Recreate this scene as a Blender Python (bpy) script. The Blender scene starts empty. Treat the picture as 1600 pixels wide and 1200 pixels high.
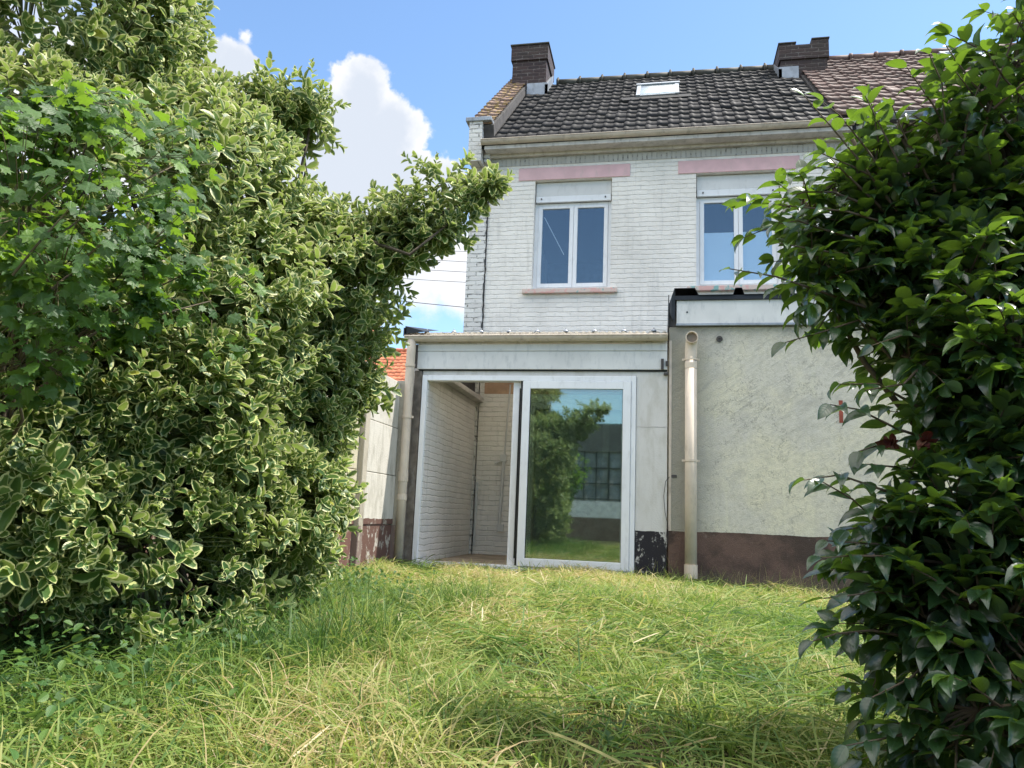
import bpy, math, random
import numpy as np
from mathutils import Matrix, Vector
random.seed(7); RNG = np.random.default_rng(11)
S = bpy.context.scene; COL = S.collection

# ------------------------------------------------------------------ camera
PITCH, YAW, ROLL, CAMZ = math.radians(9.67), math.radians(11.25), math.radians(2.30), 0.60
cp, sp, cy, sy = math.cos(PITCH), math.sin(PITCH), math.cos(YAW), math.sin(YAW)
FW = np.array([-sy*cp, cy*cp, sp]); _r = np.array([cy, sy, 0.0]); _u = np.cross(_r, FW)
RT = math.cos(ROLL)*_r + math.sin(ROLL)*_u; UP = -math.sin(ROLL)*_r + math.cos(ROLL)*_u
cam = bpy.data.cameras.new('camera'); camo = bpy.data.objects.new('camera', cam); COL.objects.link(camo)
cam.sensor_width = 36; cam.lens = 27.0; cam.clip_end = 2000; cam.clip_start = 0.05
camo.matrix_world = Matrix(((RT[0], UP[0], -FW[0], 0), (RT[1], UP[1], -FW[1], 0), (RT[2], UP[2], -FW[2], CAMZ), (0, 0, 0, 1)))
S.camera = camo
S.view_settings.view_transform = 'Standard'; S.view_settings.look = 'None'
S.view_settings.gamma = 1; S.view_settings.use_curve_mapping = False
S.view_settings.exposure = 0.95
S.cycles.max_bounces = 10; S.cycles.transparent_max_bounces = 16; S.cycles.diffuse_bounces = 5

def ray(x, y): return (x-800)*RT + (600-y)*UP + 1200*FW
def at(x, y, Y): d = ray(x, y); return d*(Y/d[1]) + np.array([0, 0, CAMZ])

# ------------------------------------------------------------------ node helper
class NT:
    def __init__(s, tree): s.t = tree; s.n = tree.nodes; s.l = tree.links
    def new(s, typ, **kw):
        n = s.n.new(typ)
        for k, v in kw.items(): setattr(n, k, v)
        return n
    def put(s, sock, v):
        if v is None: return
        if isinstance(v, bpy.types.NodeSocket): s.l.new(v, sock)
        elif isinstance(v, (tuple, list)):
            v = tuple(v)
            if sock.type == 'RGBA' and len(v) == 3: v += (1,)
            sock.default_value = v
        else:
            try: sock.default_value = v
            except TypeError: sock.default_value = (v, v, v, 1) if sock.type == 'RGBA' else (v, v, v)
    def math(s, op, a, b=None, c=None, clamp=False):
        n = s.new('ShaderNodeMath', operation=op, use_clamp=clamp)
        s.put(n.inputs[0], a); s.put(n.inputs[1], b); s.put(n.inputs[2], c); return n.outputs[0]
    def vmath(s, op, a, b=None):
        n = s.new('ShaderNodeVectorMath', operation=op)
        s.put(n.inputs[0], a); s.put(n.inputs[1], b)
        return n.outputs['Value'] if op in ('DISTANCE', 'LENGTH', 'DOT_PRODUCT') else n.outputs['Vector']
    def mix(s, f, a, b, blend='MIX'):
        n = s.new('ShaderNodeMix', data_type='RGBA', blend_type=blend); n.clamp_factor = True
        s.put(n.inputs['Factor'], f); s.put(n.inputs[6], a); s.put(n.inputs[7], b); return n.outputs[2]
    def noise(s, vec, scale, detail=4, rough=.55, dist=0):
        n = s.new('ShaderNodeTexNoise'); s.put(n.inputs['Vector'], vec)
        n.inputs['Scale'].default_value = scale; n.inputs['Detail'].default_value = detail
        n.inputs['Roughness'].default_value = rough; n.inputs['Distortion'].default_value = dist
        return n.outputs['Fac'], n.outputs['Color']
    def step(s, v, a, b, lo=0.0, hi=1.0):
        n = s.new('ShaderNodeMapRange', interpolation_type='SMOOTHSTEP'); n.clamp = True
        s.put(n.inputs[0], v); s.put(n.inputs[1], a); s.put(n.inputs[2], b); s.put(n.inputs[3], lo); s.put(n.inputs[4], hi)
        return n.outputs[0]
    def pos(s): return s.new('ShaderNodeNewGeometry').outputs['Position']
    def sep(s, v): n = s.new('ShaderNodeSeparateXYZ'); s.put(n.inputs[0], v); return n.outputs
    def comb(s, x, y, z=0.0):
        n = s.new('ShaderNodeCombineXYZ'); s.put(n.inputs[0], x); s.put(n.inputs[1], y); s.put(n.inputs[2], z); return n.outputs[0]
    def scale(s, v, k): return s.vmath('MULTIPLY', v, k)
    def bump(s, h, strength=.5, dist=.01, nrm=None):
        n = s.new('ShaderNodeBump'); s.put(n.inputs['Height'], h); n.inputs['Strength'].default_value = strength
        n.inputs['Distance'].default_value = dist; s.put(n.inputs['Normal'], nrm); return n.outputs[0]
    def attr(s, name): return s.new('ShaderNodeAttribute', attribute_name=name).outputs

# ------------------------------------------------------------------ world: sky with cumulus
SUN_EL, SUN_AZ = math.radians(60), math.radians(16)      # azimuth measured from +X towards +Y
SUN = np.array([math.cos(SUN_EL)*math.cos(SUN_AZ), math.cos(SUN_EL)*math.sin(SUN_AZ), math.sin(SUN_EL)])
W = bpy.data.worlds.new("World"); S.world = W; W.use_nodes = True
w = NT(W.node_tree); w.n.clear()
sky = w.new('ShaderNodeTexSky', sky_type='NISHITA'); sky.sun_disc = False
sky.sun_elevation = SUN_EL; sky.sun_rotation = math.pi/2 - SUN_AZ
sky.air_density = 1.0; sky.dust_density = 0.35; sky.ozone_density = 1.2
dirv = w.new('ShaderNodeTexCoord').outputs['Generated']
nz = w.noise(dirv, 9, 7, .6)[1]
dv = w.vmath('ADD', dirv, w.scale(w.vmath('SUBTRACT', nz, (.5, .5, .5)), (.085, .085, .085)))
nf = w.noise(dirv, 28, 6, .62)[0]
def blob_field(blobs):
    acc = None
    for (x, y, r) in blobs:
        d = ray(x, y); d = d/np.linalg.norm(d)
        a = w.math('DIVIDE', w.vmath('DISTANCE', dv, tuple(d)), r/1290.0)
        v = w.math('SUBTRACT', 1.0, a)
        acc = v if acc is None else w.math('MAXIMUM', acc, v)
    return acc
hard = blob_field([(572, 150, 58), (548, 200, 82), (610, 215, 70), (520, 260, 110), (430, 250, 110), (628, 275, 58),
                   (325, 108, 62), (275, 110, 80), (365, 110, 32), (560, 330, 120), (690, 300, 50), (655, 265, 30), (300, 150, 80), (640, 340, 70)])
soft = blob_field([(690, 400, 90), (640, 430, 85), (720, 460, 60), (600, 420, 120), (450, 380, 140), (375, 55, 14), (120, 200, 200)])

mh = w.step(w.math('ADD', hard, w.math('MULTIPLY', w.math('SUBTRACT', nf, .5), .55)), .0, .19)
ms = w.step(w.math('ADD', soft, w.math('MULTIPLY', w.math('SUBTRACT', nf, .5), 1.1)), -.05, .6, 0, .92)
# bright cloud added out of view, above and behind, to fill the shaded facade
dsep = w.sep(dirv)
over = w.math('MULTIPLY', w.step(w.noise(w.vmath('ADD', dirv, (4, 2, 1)), 2.6, 6, .55)[0], .36, .48), w.math('MAXIMUM', w.step(w.math('SUBTRACT', dsep[2], w.step(dsep[1], -.2, .2, 0, .15)), .52, .64), w.math('MULTIPLY', w.step(w.math('MULTIPLY', dsep[0], -1), .45, .75), w.step(w.math('MULTIPLY', dsep[1], -1), -.25, .05))))
mask = w.math('MAXIMUM', w.math('MAXIMUM', mh, ms), over)
shn = w.noise(w.vmath('ADD', dirv, (.013, .004, .02)), 13, 6, .55)[0]
shd = w.step(w.math('ADD', w.math('MULTIPLY', hard, -.55), shn), .18, .62)
ccol = w.mix(shd, (.69, .75, .84), (1.0, 1.0, 1.0))
# cloud brightness set by hand; the unseen fill cloud much brighter than the cumulus
skyc = w.mix(1.0, sky.outputs[0], (.90, 1.0, 1.05), 'MULTIPLY')
cc = w.scale(ccol, (4.1, 4.1, 4.15)); cc = w.mix(over, cc, (10.5, 10.2, 9.8))
bg = w.new('ShaderNodeBackground'); w.put(bg.inputs[0], w.mix(mask, skyc, cc)); bg.inputs[1].default_value = 0.14
w.l.new(bg.outputs[0], w.new('ShaderNodeOutputWorld').inputs[0])
sl = bpy.data.lights.new('sun', 'SUN'); sl.energy = 4.2; sl.angle = math.radians(.55); sl.color = (1, .95, .87)
so = bpy.data.objects.new('sun', sl); COL.objects.link(so)
so.rotation_euler = Vector(SUN).to_track_quat('Z', 'Y').to_euler(); so.location = (6, 2, 12)

# ------------------------------------------------------------------ materials
def mat(name):
    m = bpy.data.materials.new(name); m.use_nodes = True; t = NT(m.node_tree); t.n.clear()
    return m, t
def finish(t, shader): t.l.new(shader, t.new('ShaderNodeOutputMaterial').inputs[0])
def pbr(t, col, rough=.7, nrm=None, metal=0, spec=.5, **kw):
    p = t.new('ShaderNodeBsdfPrincipled'); t.put(p.inputs['Base Color'], col); t.put(p.inputs['Roughness'], rough)
    t.put(p.inputs['Metallic'], metal); t.put(p.inputs['Specular IOR Level'], spec); t.put(p.inputs['Normal'], nrm)
    for k, v in kw.items(): t.put(p.inputs[k], v)
    return p.outputs[0]
def plain(name, col, rough=.5, var=.25, scale=6, bump=.15, bscale=60, dirt=None, dirt_amt=.4, spec=.4, metal=0):
    m, t = mat(name); P = t.pos()
    n = t.noise(P, scale, 5)[0]
    c = t.mix(t.step(n, .3, .7), tuple(k*(1-var) for k in col), tuple(min(1, k*(1+var*.5)) for k in col))
    if dirt:
        d = t.noise(t.scale(P, (1, 1, .35)), 14, 7, .65)[0]
        c = t.mix(t.math('MULTIPLY', t.step(d, .5, .72), dirt_amt), c, dirt)
    finish(t, pbr(t, c, rough, t.bump(t.noise(P, bscale, 3)[0], bump, .004), metal, spec)); return m

def brick_mat(name, axis, c1, c2, mortar, bw=.225, bh=.072, ms=.010, wob=.015, bump=.9, grime=(.40, .385, .36), grime_amt=.32, black_low=None, joint_amt=.5, vert=.5):
    m, t = mat(name); P = t.pos(); s = t.sep(P)
    wv = t.noise(P, 5, 3)[1]; wv2 = t.noise(P, 30, 3)[1]
    uv = t.comb(s[0] if axis == 'x' else s[1], s[2], 0)
    off = t.vmath('ADD', t.scale(t.vmath('SUBTRACT', wv, (.5, .5, .5)), (wob*2.4,)*3), t.scale(t.vmath('SUBTRACT', wv2, (.5, .5, .5)), (wob*1.1,)*3))
    uv = t.vmath('ADD', uv, off)
    b = t.new('ShaderNodeTexBrick'); t.put(b.inputs['Vector'], uv); b.inputs['Scale'].default_value = 1
    b.inputs['Brick Width'].default_value = bw; b.inputs['Row Height'].default_value = bh
    b.inputs['Mortar Size'].default_value = ms; b.inputs['Mortar Smooth'].default_value = .45
    t.put(b.inputs['Color1'], c1); t.put(b.inputs['Color2'], c2); t.put(b.inputs['Mortar'], c1)
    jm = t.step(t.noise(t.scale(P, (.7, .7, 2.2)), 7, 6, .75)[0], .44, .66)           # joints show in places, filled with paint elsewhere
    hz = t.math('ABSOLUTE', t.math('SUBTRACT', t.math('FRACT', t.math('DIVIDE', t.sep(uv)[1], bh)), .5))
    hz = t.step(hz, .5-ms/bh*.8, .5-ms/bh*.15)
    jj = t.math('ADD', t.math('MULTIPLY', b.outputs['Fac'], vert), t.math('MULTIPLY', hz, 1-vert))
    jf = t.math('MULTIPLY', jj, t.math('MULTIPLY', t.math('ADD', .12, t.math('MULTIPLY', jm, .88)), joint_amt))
    c = t.mix(jf, b.outputs['Color'], mortar)  # on painted brick the darker joint also paints in shade the bump lacks
    big = t.noise(t.scale(P, (1, 1, .6)), 1.3, 6, .6)[0]
    c = t.mix(t.math('MULTIPLY', t.step(big, .42, .75), grime_amt), c, grime)
    fine = t.noise(P, 40, 4, .7)[0]
    c = t.mix(t.math('MULTIPLY', t.step(fine, .6, .8), grime_amt*.8), c, grime)
    strk = t.noise(t.scale(P, (7, 7, .7)), 1.6, 5, .6)[0]
    c = t.mix(t.math('MULTIPLY', t.step(strk, .54, .74), .28 if vert < 1 else 0), c, grime)
    flk = t.step(t.noise(P, 17, 7, .75)[0], .665, .69)
    c = t.mix(t.math('MULTIPLY', flk, .6 if vert < 1 else 0), c, (.42, .34, .29))
    h = t.math('ADD', t.math('MULTIPLY', jj, -.75), t.math('ADD', t.math('MULTIPLY', t.noise(P, 55, 5, .6)[0], .5), t.math('MULTIPLY', t.noise(P, 16, 4)[0], .55)))
    if black_low is not None:
        z = t.math('ADD', s[2], t.math('MULTIPLY', t.math('SUBTRACT', t.noise(P, 25, 4)[0], .5), .05))
        lo = t.math('LESS_THAN', z, black_low[0])
        pk = t.step(t.noise(t.scale(P, (1, 1, .5)), 11, 6, .65)[0], .53, .56)
        lo = t.math('MULTIPLY', lo, t.math('SUBTRACT', 1, t.math('MULTIPLY', pk, black_low[2])))
        c = t.mix(lo, c, black_low[1])
    finish(t, pbr(t, c, .75, t.bump(h, bump, .012), spec=.3)); return m

M = {}
WHITE1, WHITE2 = (.88, .845, .79), (.82, .785, .735)
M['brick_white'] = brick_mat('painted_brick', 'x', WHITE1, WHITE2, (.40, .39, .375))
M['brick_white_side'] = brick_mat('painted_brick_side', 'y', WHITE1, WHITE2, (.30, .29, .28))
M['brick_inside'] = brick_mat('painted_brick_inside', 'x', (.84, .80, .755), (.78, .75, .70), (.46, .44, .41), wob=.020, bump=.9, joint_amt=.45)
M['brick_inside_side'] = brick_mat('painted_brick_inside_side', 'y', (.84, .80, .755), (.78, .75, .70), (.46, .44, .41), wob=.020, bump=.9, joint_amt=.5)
M['brick_pier'] = brick_mat('pier_brick', 'x', (.78, .77, .74), (.68, .66, .64), (.06, .06, .06), ms=.012, wob=.014, vert=1, joint_amt=1)
M['brick_soldier'] = brick_mat('soldier_brick', 'x', (.52, .51, .49), (.46, .45, .43), (.16, .155, .15), bw=.072, bh=.225, vert=1, joint_amt=1)
M['brick_chimney'] = brick_mat('chimney_brick', 'x', (.066, .042, .042), (.040, .030, .033), (.17, .155, .15), ms=.012, wob=.006, grime=(.05, .05, .035), grime_amt=.5, joint_amt=1.1, vert=1)
M['brick_chimney_side'] = brick_mat('chimney_brick_side', 'y', (.066, .042, .042), (.040, .030, .033), (.17, .155, .15), ms=.012, wob=.006, grime=(.05, .05, .035), grime_amt=.5, joint_amt=1.1, vert=1)
M['brick_red'] = brick_mat('red_brick', 'x', (.17, .075, .055), (.12, .06, .05), (.2, .18, .16), grime=(.05, .045, .04))

def tile_mat(name, c1, c2, lichen=None, lich_amt=.5):
    m, t = mat(name); P = t.pos(); r = t.attr('rnd')['Fac']
    c = t.mix(r, c1, c2)
    n = t.noise(P, 9, 6, .65)[0]
    c = t.mix(t.math('MULTIPLY', t.step(n, .45, .7), .3), c, tuple(k*1.4+.004 for k in c1))
    if lichen:
        l = t.step(t.noise(P, 13, 6, .7)[0], .50, .56)
        c = t.mix(t.math('MULTIPLY', l, lich_amt), c, lichen)
    finish(t, pbr(t, c, .62, t.bump(t.noise(P, 90, 4)[0], .3, .003), spec=.3)); return m
M['tile_dark'] = tile_mat('dark_tiles', (.009, .009, .011), (.023, .022, .026), (.05, .05, .03), .2)
M['tile_lichen'] = tile_mat('lichen_tiles', (.16, .10, .085), (.28, .19, .16), (.36, .25, .06), .7)
M['tile_brown'] = tile_mat('brown_tiles', (.085, .050, .042), (.17, .105, .092), (.20, .17, .15), .4)
M['tile_orange'] = tile_mat('orange_tiles', (.46, .13, .062), (.62, .22, .11), (.25, .14, .1), .4)
M['ridge'] = plain('ridge_tile', (.055, .055, .045), .7, .4)
M['ridge_brown'] = plain('ridge_tile_brown', (.13, .08, .07), .7, .4)
M['zinc'] = plain('zinc_flashing', (.34, .37, .41), .45, .2, metal=.3, dirt=(.12, .12, .12))
M['mortar_grey'] = plain('grey_mortar', (.085, .08, .08), .85, .35, 8, .8, 40, dirt=(.07, .07, .06))
M['gutter'] = plain('sand_plastic_gutter', (.58, .50, .42), .35, .12, 5, .05, dirt=(.25, .2, .16), dirt_amt=.5)
M['pipe'] = plain('sand_plastic_pipe', (.64, .545, .44), .65, .10, 3, .04, dirt=(.3, .24, .18), dirt_amt=.4)
M['pipe_in'] = plain('pipe_inside', (.26, .21, .16), .6)
M['board_grey'] = plain('grey_board', (.60, .57, .54), .7, .2, 4, .3, dirt=(.16, .14, .12), dirt_amt=.5)
M['pink'] = plain('pink_paint', (.72, .47, .49), .6, .10, 4, .25, dirt=(.55, .42, .40), dirt_amt=.5)
M['pvc'] = plain('white_plastic', (.80, .81, .83), .3, .04, 3, .03, dirt=(.5, .5, .5), dirt_amt=.35)
M['pvc_dull'] = plain('white_shutter_plastic', (.66, .66, .65), .4, .06, 3, .03, dirt=(.45, .44, .42), dirt_amt=.4)
M['board_white'] = plain('white_painted_board', (.68, .68, .67), .5, .08, 3, .12, dirt=(.40, .42, .43), dirt_amt=.5)
M['black_metal'] = plain('black_roof_sheet', (.016, .018, .022), .45, .4, metal=0)
M['sheet'] = plain('weathered_roof_sheet', (.26, .255, .25), .7, .4, 14, .3, dirt=(.07, .07, .07), dirt_amt=.7)
M['wood'] = plain('weathered_wood', (.17, .145, .12), .85, .35, 10, .6, 50, dirt=(.35, .33, .31), dirt_amt=.5)
M['black'] = plain('black_seal', (.02, .02, .022), .6)
M['screw'] = plain('dark_screw', (.03, .03, .03), .4)
M['sill_paint'] = (lambda: None)
m, t = mat('flaking_sill_paint'); P = t.pos()
c = t.mix(t.step(t.noise(P, 7, 5, .6)[0], .44, .48), (.66, .40, .36), (.62, .50, .44))
c = t.mix(t.step(t.noise(t.vmath('ADD', P, (3, 1, 2)), 10, 6, .65)[0], .54, .57), c, (.22, .40, .38))
finish(t, pbr(t, c, .7, t.bump(t.noise(P, 30, 5)[0], .6, .005))); M['sill_paint'] = m
M['interior_wood'] = plain('ply_panel', (.55, .36, .24), .8, .25, 3, .2, dirt=(.3, .2, .15))
M['floor_in'] = plain('screed_floor', (.33, .265, .20), .85, .3, 4, .5, 40)
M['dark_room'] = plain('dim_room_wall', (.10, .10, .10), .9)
M['frosted'] = plain('frosted_film', (.70, .80, .90), .5, .03)
M['cable'] = plain('cable_black', (.05, .05, .055), .6)
M['aerial'] = plain('aerial_metal', (.16, .16, .17), .5)
M['pot'] = plain('terracotta', (.42, .18, .10), .8)
M['flake_red'] = plain('rust_red_mark', (.30, .07, .045), .8)

# rendered cream wall with brown plinth
m, t = mat('cream_render'); P = t.pos(); s = t.sep(P)
cream, cream2, grey = (.71, .665, .51), (.63, .60, .52), (.35, .335, .30)
c = t.mix(t.step(t.noise(P, 1.6, 5, .6)[0], .38, .62), cream, cream2)
rot = t.comb(t.math('ADD', t.math('MULTIPLY', s[0], .80), t.math('MULTIPLY', s[2], .60)), 0, t.math('SUBTRACT', t.math('MULTIPLY', s[2], .80), t.math('MULTIPLY', s[0], .60)))
st = t.noise(t.scale(rot, (2.2, 1, 14)), 1.3, 8, .72, .6)[0]
big = t.noise(P, .9, 4)[0]
c = t.mix(t.math('MULTIPLY', t.step(st, .50, .66), t.step(s[2], 1.0, 2.1, .08, .6)), c, grey)
fin = t.noise(P, 22, 8, .75)[0]
c = t.mix(t.math('MULTIPLY', t.step(fin, .44, .62), .5), c, (.46, .44, .35))
drip = t.noise(t.scale(P, (9, 1, .55)), 1.5, 6, .6)[0]
c = t.mix(t.math('MULTIPLY', t.step(drip, .5, .7), t.step(s[2], 2.9, .9, .1, .55)), c, (.72, .69, .52))
blot = t.noise(t.vmath('ADD', P, (5, 0, 2)), 2.1, 7, .66)[0]
c = t.mix(t.math('MULTIPLY', t.step(blot, .50, .66), .5), c, (.45, .43, .38))
crk = t.math('ABSOLUTE', t.math('SUBTRACT', t.noise(P, 1.7, 7, .62)[0], .5))
c = t.mix(t.step(crk, .0045, .0015, 0, .55), c, (.20, .19, .16))
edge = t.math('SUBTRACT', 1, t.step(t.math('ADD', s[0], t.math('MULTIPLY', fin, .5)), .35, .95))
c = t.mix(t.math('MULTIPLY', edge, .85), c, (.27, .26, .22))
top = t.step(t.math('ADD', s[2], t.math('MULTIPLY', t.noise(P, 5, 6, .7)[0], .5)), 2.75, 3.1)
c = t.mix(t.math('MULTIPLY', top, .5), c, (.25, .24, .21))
z = t.math('ADD', s[2], t.math('MULTIPLY', t.math('ADD', t.noise(P, 1.4, 3)[0], t.math('MULTIPLY', t.noise(P, 30, 4)[0], .25)), .05))
pl = t.math('LESS_THAN', z, .535)
br = t.mix(t.step(t.noise(P, 2.4, 6, .65)[0], .4, .62), (.078, .056, .047), (.155, .10, .08))
br = t.mix(t.math('MULTIPLY', t.step(t.noise(t.scale(P, (1, 1, .6)), 19, 6, .7)[0], .62, .68), .35), br, (.26, .22, .19))
br = t.mix(t.math('MULTIPLY', t.step(t.math('ADD', s[2], t.math('MULTIPLY', t.noise(P, 14, 6, .7)[0], .35)), .32, .06), .7), br, (.13, .125, .085))
c = t.mix(pl, c, br)
h = t.math('ADD', t.noise(P, 70, 5, .7)[0], t.math('MULTIPLY', st, .8))
h = t.math('ADD', h, t.math('MULTIPLY', t.noise(P, 9, 4)[0], .8))
finish(t, pbr(t, c, .88, t.bump(h, .75, .012), spec=.2)); M['render'] = m

# concrete panel wall / white pier with dark peeling plinth
def panel_mat(name, white, dirt, low, zlow, peel):
    m, t = mat(name); P = t.pos(); s = t.sep(P)
    a = t.noise(t.scale(P, (1, 1, .45)), 5, 7, .68)[0]
    c = t.mix(t.math('MULTIPLY', t.step(a, .44, .68), .75), white, dirt)
    c = t.mix(t.math('MULTIPLY', t.step(t.noise(t.scale(P, (6, 6, .6)), 2.4, 5, .6)[0], .5, .75), .5), c, dirt)
    z = t.math('ADD', s[2], t.math('MULTIPLY', t.noise(P, 9, 4)[0], .03))
    pk = t.step(t.noise(t.scale(P, (1, 1, .55)), 10, 8, .75)[0], .535, .585)
    lo = t.math('MULTIPLY', t.math('LESS_THAN', z, zlow), t.math('SUBTRACT', 1, t.math('MULTIPLY', pk, peel)))
    c = t.mix(lo, c, low)
    finish(t, pbr(t, c, .85, t.bump(t.math('ADD', t.noise(P, 60, 5)[0], t.math('MULTIPLY', lo, .5)), .6, .006), spec=.25)); return m
M['panel'] = panel_mat('whitewashed_concrete', (.52, .495, .44), (.30, .28, .23), (.12, .066, .052), .52, .8)
M['panel_cream'] = panel_mat('cream_concrete', (.47, .425, .31), (.36, .33, .24), (.14, .072, .058), .52, .7)
M['post'] = panel_mat('concrete_post', (.40, .36, .29), (.17, .155, .125), (.20, .15, .13), .45, .9)
M['pier'] = panel_mat('white_render_pier', (.64, .625, .60), (.50, .48, .43), (.028, .026, .03), .50, .85)

def glass_mat(name, ior, tint=(.86, .93, .90)):
    m, t = mat(name); lw = t.new('ShaderNodeLayerWeight'); lw.inputs[0].default_value = .5; f = t.math('ADD', ior, t.math('MULTIPLY', t.math('POWER', lw.outputs['Facing'], 5), 1-ior))
    g = t.new('ShaderNodeBsdfGlossy'); g.inputs['Roughness'].default_value = .02; t.put(g.inputs['Color'], (.93, .97, .97))
    tr = t.new('ShaderNodeBsdfTransparent'); t.put(tr.inputs[0], tint)
    x = t.new('ShaderNodeMixShader'); t.l.new(f, x.inputs[0]); t.l.new(tr.outputs[0], x.inputs[1]); t.l.new(g.outputs[0], x.inputs[2])
    finish(t, x.outputs[0]); return m
M['glass'] = glass_mat('door_glass', .17, (.78, .86, .82))
M['glass_win'] = glass_mat('window_glass', .13, (.85, .90, .93))

# ------------------------------------------------------------------ mesh builders
class MB:
    def __init__(s): s.v = []; s.f = []
    def add(s, v, f):
        o = len(s.v); s.v += [tuple(map(float, p)) for p in v]; s.f += [tuple(i+o for i in q) for q in f]; return s
    def box(s, x0, x1, y0, y1, z0, z1):
        return s.add([(x0, y0, z0), (x1, y0, z0), (x1, y1, z0), (x0, y1, z0), (x0, y0, z1), (x1, y0, z1), (x1, y1, z1), (x0, y1, z1)],
                     [(0, 3, 2, 1), (4, 5, 6, 7), (0, 1, 5, 4), (1, 2, 6, 5), (2, 3, 7, 6), (3, 0, 4, 7)])
    def prism(s, poly, x0, x1):      # poly in (y,z), swept along x
        n = len(poly)
        v = [(x0, y, z) for y, z in poly] + [(x1, y, z) for y, z in poly]
        f = [tuple(range(n))[::-1], tuple(range(n, 2*n))] + [(i, (i+1) % n, (i+1) % n+n, i+n) for i in range(n)]
        return s.add(v, f)
    def prism_z(s, poly, z0, z1):    # poly in (x,y)
        n = len(poly)
        v = [(x, y, z0) for x, y in poly] + [(x, y, z1) for x, y in poly]
        return s.add(v, [tuple(range(n))[::-1], tuple(range(n, 2*n))] + [(i, (i+1) % n, (i+1) % n+n, i+n) for i in range(n)])
    def tube(s, pts, rad, n=8, caps=True):
        pts = [Vector(p) for p in pts]
        if not hasattr(rad, '__len__'): rad = [rad]*len(pts)
        v = []; nrm = None
        for i, p in enumerate(pts):
            d = (pts[min(i+1, len(pts)-1)] - pts[max(i-1, 0)]).normalized()
            if nrm is None: nrm = d.orthogonal().normalized()
            nrm = (nrm - d*nrm.dot(d)).normalized(); b = d.cross(nrm)
            for k in range(n):
                a = 2*math.pi*k/n; v.append(p + (nrm*math.cos(a) + b*math.sin(a))*rad[i])
        f = [(i*n+k, i*n+(k+1) % n, (i+1)*n+(k+1) % n, (i+1)*n+k) for i in range(len(pts)-1) for k in range(n)]
        if caps: f += [tuple(range(n))[::-1], tuple(range((len(pts)-1)*n, len(pts)*n))]
        return s.add(v, f)
    def build(s, name, m, parent=None, smooth=False, bevel=0):
        me = bpy.data.meshes.new(name)
        off = Vector(parent['_base']) if parent and '_base' in parent else Vector((0, 0, 0))
        me.from_pydata([(x-off.x, y-off.y, z-off.z) for x, y, z in s.v], [], s.f); me.update()
        me.materials.append(m)
        if smooth: me.polygons.foreach_set('use_smooth', [True]*len(me.polygons))
        return link(name, me, parent, bevel)
BASES = {}
def link(name, me, parent=None, bevel=0):
    o = bpy.data.objects.new(name, me); COL.objects.link(o)
    if parent: o.parent = parent
    if bevel:
        b = o.modifiers.new('bevel', 'BEVEL'); b.width = bevel; b.segments = 2; b.limit_method = 'ANGLE'
    return o
def child(o, parent):  # re-home a sub-part whose parent is itself a mesh part (both at their thing's origin)
    o.parent = parent; return o
def thing(name, label, cat, base=(0, 0, 0), group=None):
    o = bpy.data.objects.new(name, None); COL.objects.link(o); o.location = base; o.empty_display_size = .2
    o['_base'] = tuple(base); o['label'] = label; o['category'] = cat
    if group: o['group'] = group
    return o
def tag(o, label=None, cat=None, group=None, kind=None):
    if label: o['label'] = label
    if cat: o['category'] = cat
    if group: o['group'] = group
    if kind: o['kind'] = kind
    return o
class Part:   # build a sub-part: mesh coordinates relative to the thing's base, parented to a part
    pass
def sub(mb, name, m, root, part, **kw):
    o = mb.build(name, m, root, **kw); o.parent = part; return o

def instmesh(name, tv, tf, org, ax, ay, az, mats, uv=None, rnd=None, parent=None, smooth=True, matidx=None):
    """many copies of a small template written as one mesh. org (N,3); ax,ay,az (N,3) scaled axes"""
    N = len(org); K = len(tv); tv = np.asarray(tv, float)
    if tv.ndim == 2: V = org[:, None, :] + tv[None, :, 0:1]*ax[:, None] + tv[None, :, 1:2]*ay[:, None] + tv[None, :, 2:3]*az[:, None]
    else: V = org[:, None, :] + tv[:, :, 0:1]*ax[:, None] + tv[:, :, 1:2]*ay[:, None] + tv[:, :, 2:3]*az[:, None]; K = tv.shape[1]
    if parent is not None and '_base' in parent: V = V - np.array(parent['_base'])
    lens = np.array([len(f) for f in tf]); loops = np.concatenate([np.array(f) for f in tf])
    L = (loops[None, :] + (np.arange(N)*K)[:, None]).ravel()
    me = bpy.data.meshes.new(name); me.vertices.add(N*K); me.vertices.foreach_set('co', V.ravel().astype(np.float32))
    me.loops.add(len(L)); me.loops.foreach_set('vertex_index', L.astype(np.int32))
    lt = np.tile(lens, N); ls = np.concatenate([[0], np.cumsum(lt)[:-1]])
    me.polygons.add(len(lt)); me.polygons.foreach_set('loop_start', ls.astype(np.int32)); me.polygons.foreach_set('loop_total', lt.astype(np.int32))
    if smooth: me.polygons.foreach_set('use_smooth', np.ones(len(lt), bool))
    me.update(calc_edges=True)
    if uv is not None:
        a = me.attributes.new('lf', 'FLOAT_VECTOR', 'POINT'); u3 = np.zeros((N, K, 3), np.float32); u3[:, :, :2] = np.asarray(uv)[None]
        if rnd is not None: u3[:, :, 2] = rnd[:, None]
        a.data.foreach_set('vector', u3.ravel())
    if rnd is not None:
        a = me.attributes.new('rnd', 'FLOAT', 'POINT'); a.data.foreach_set('value', np.repeat(rnd, K).astype(np.float32))
    for mm in mats: me.materials.append(mm)
    return link(name, me, parent)

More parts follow.
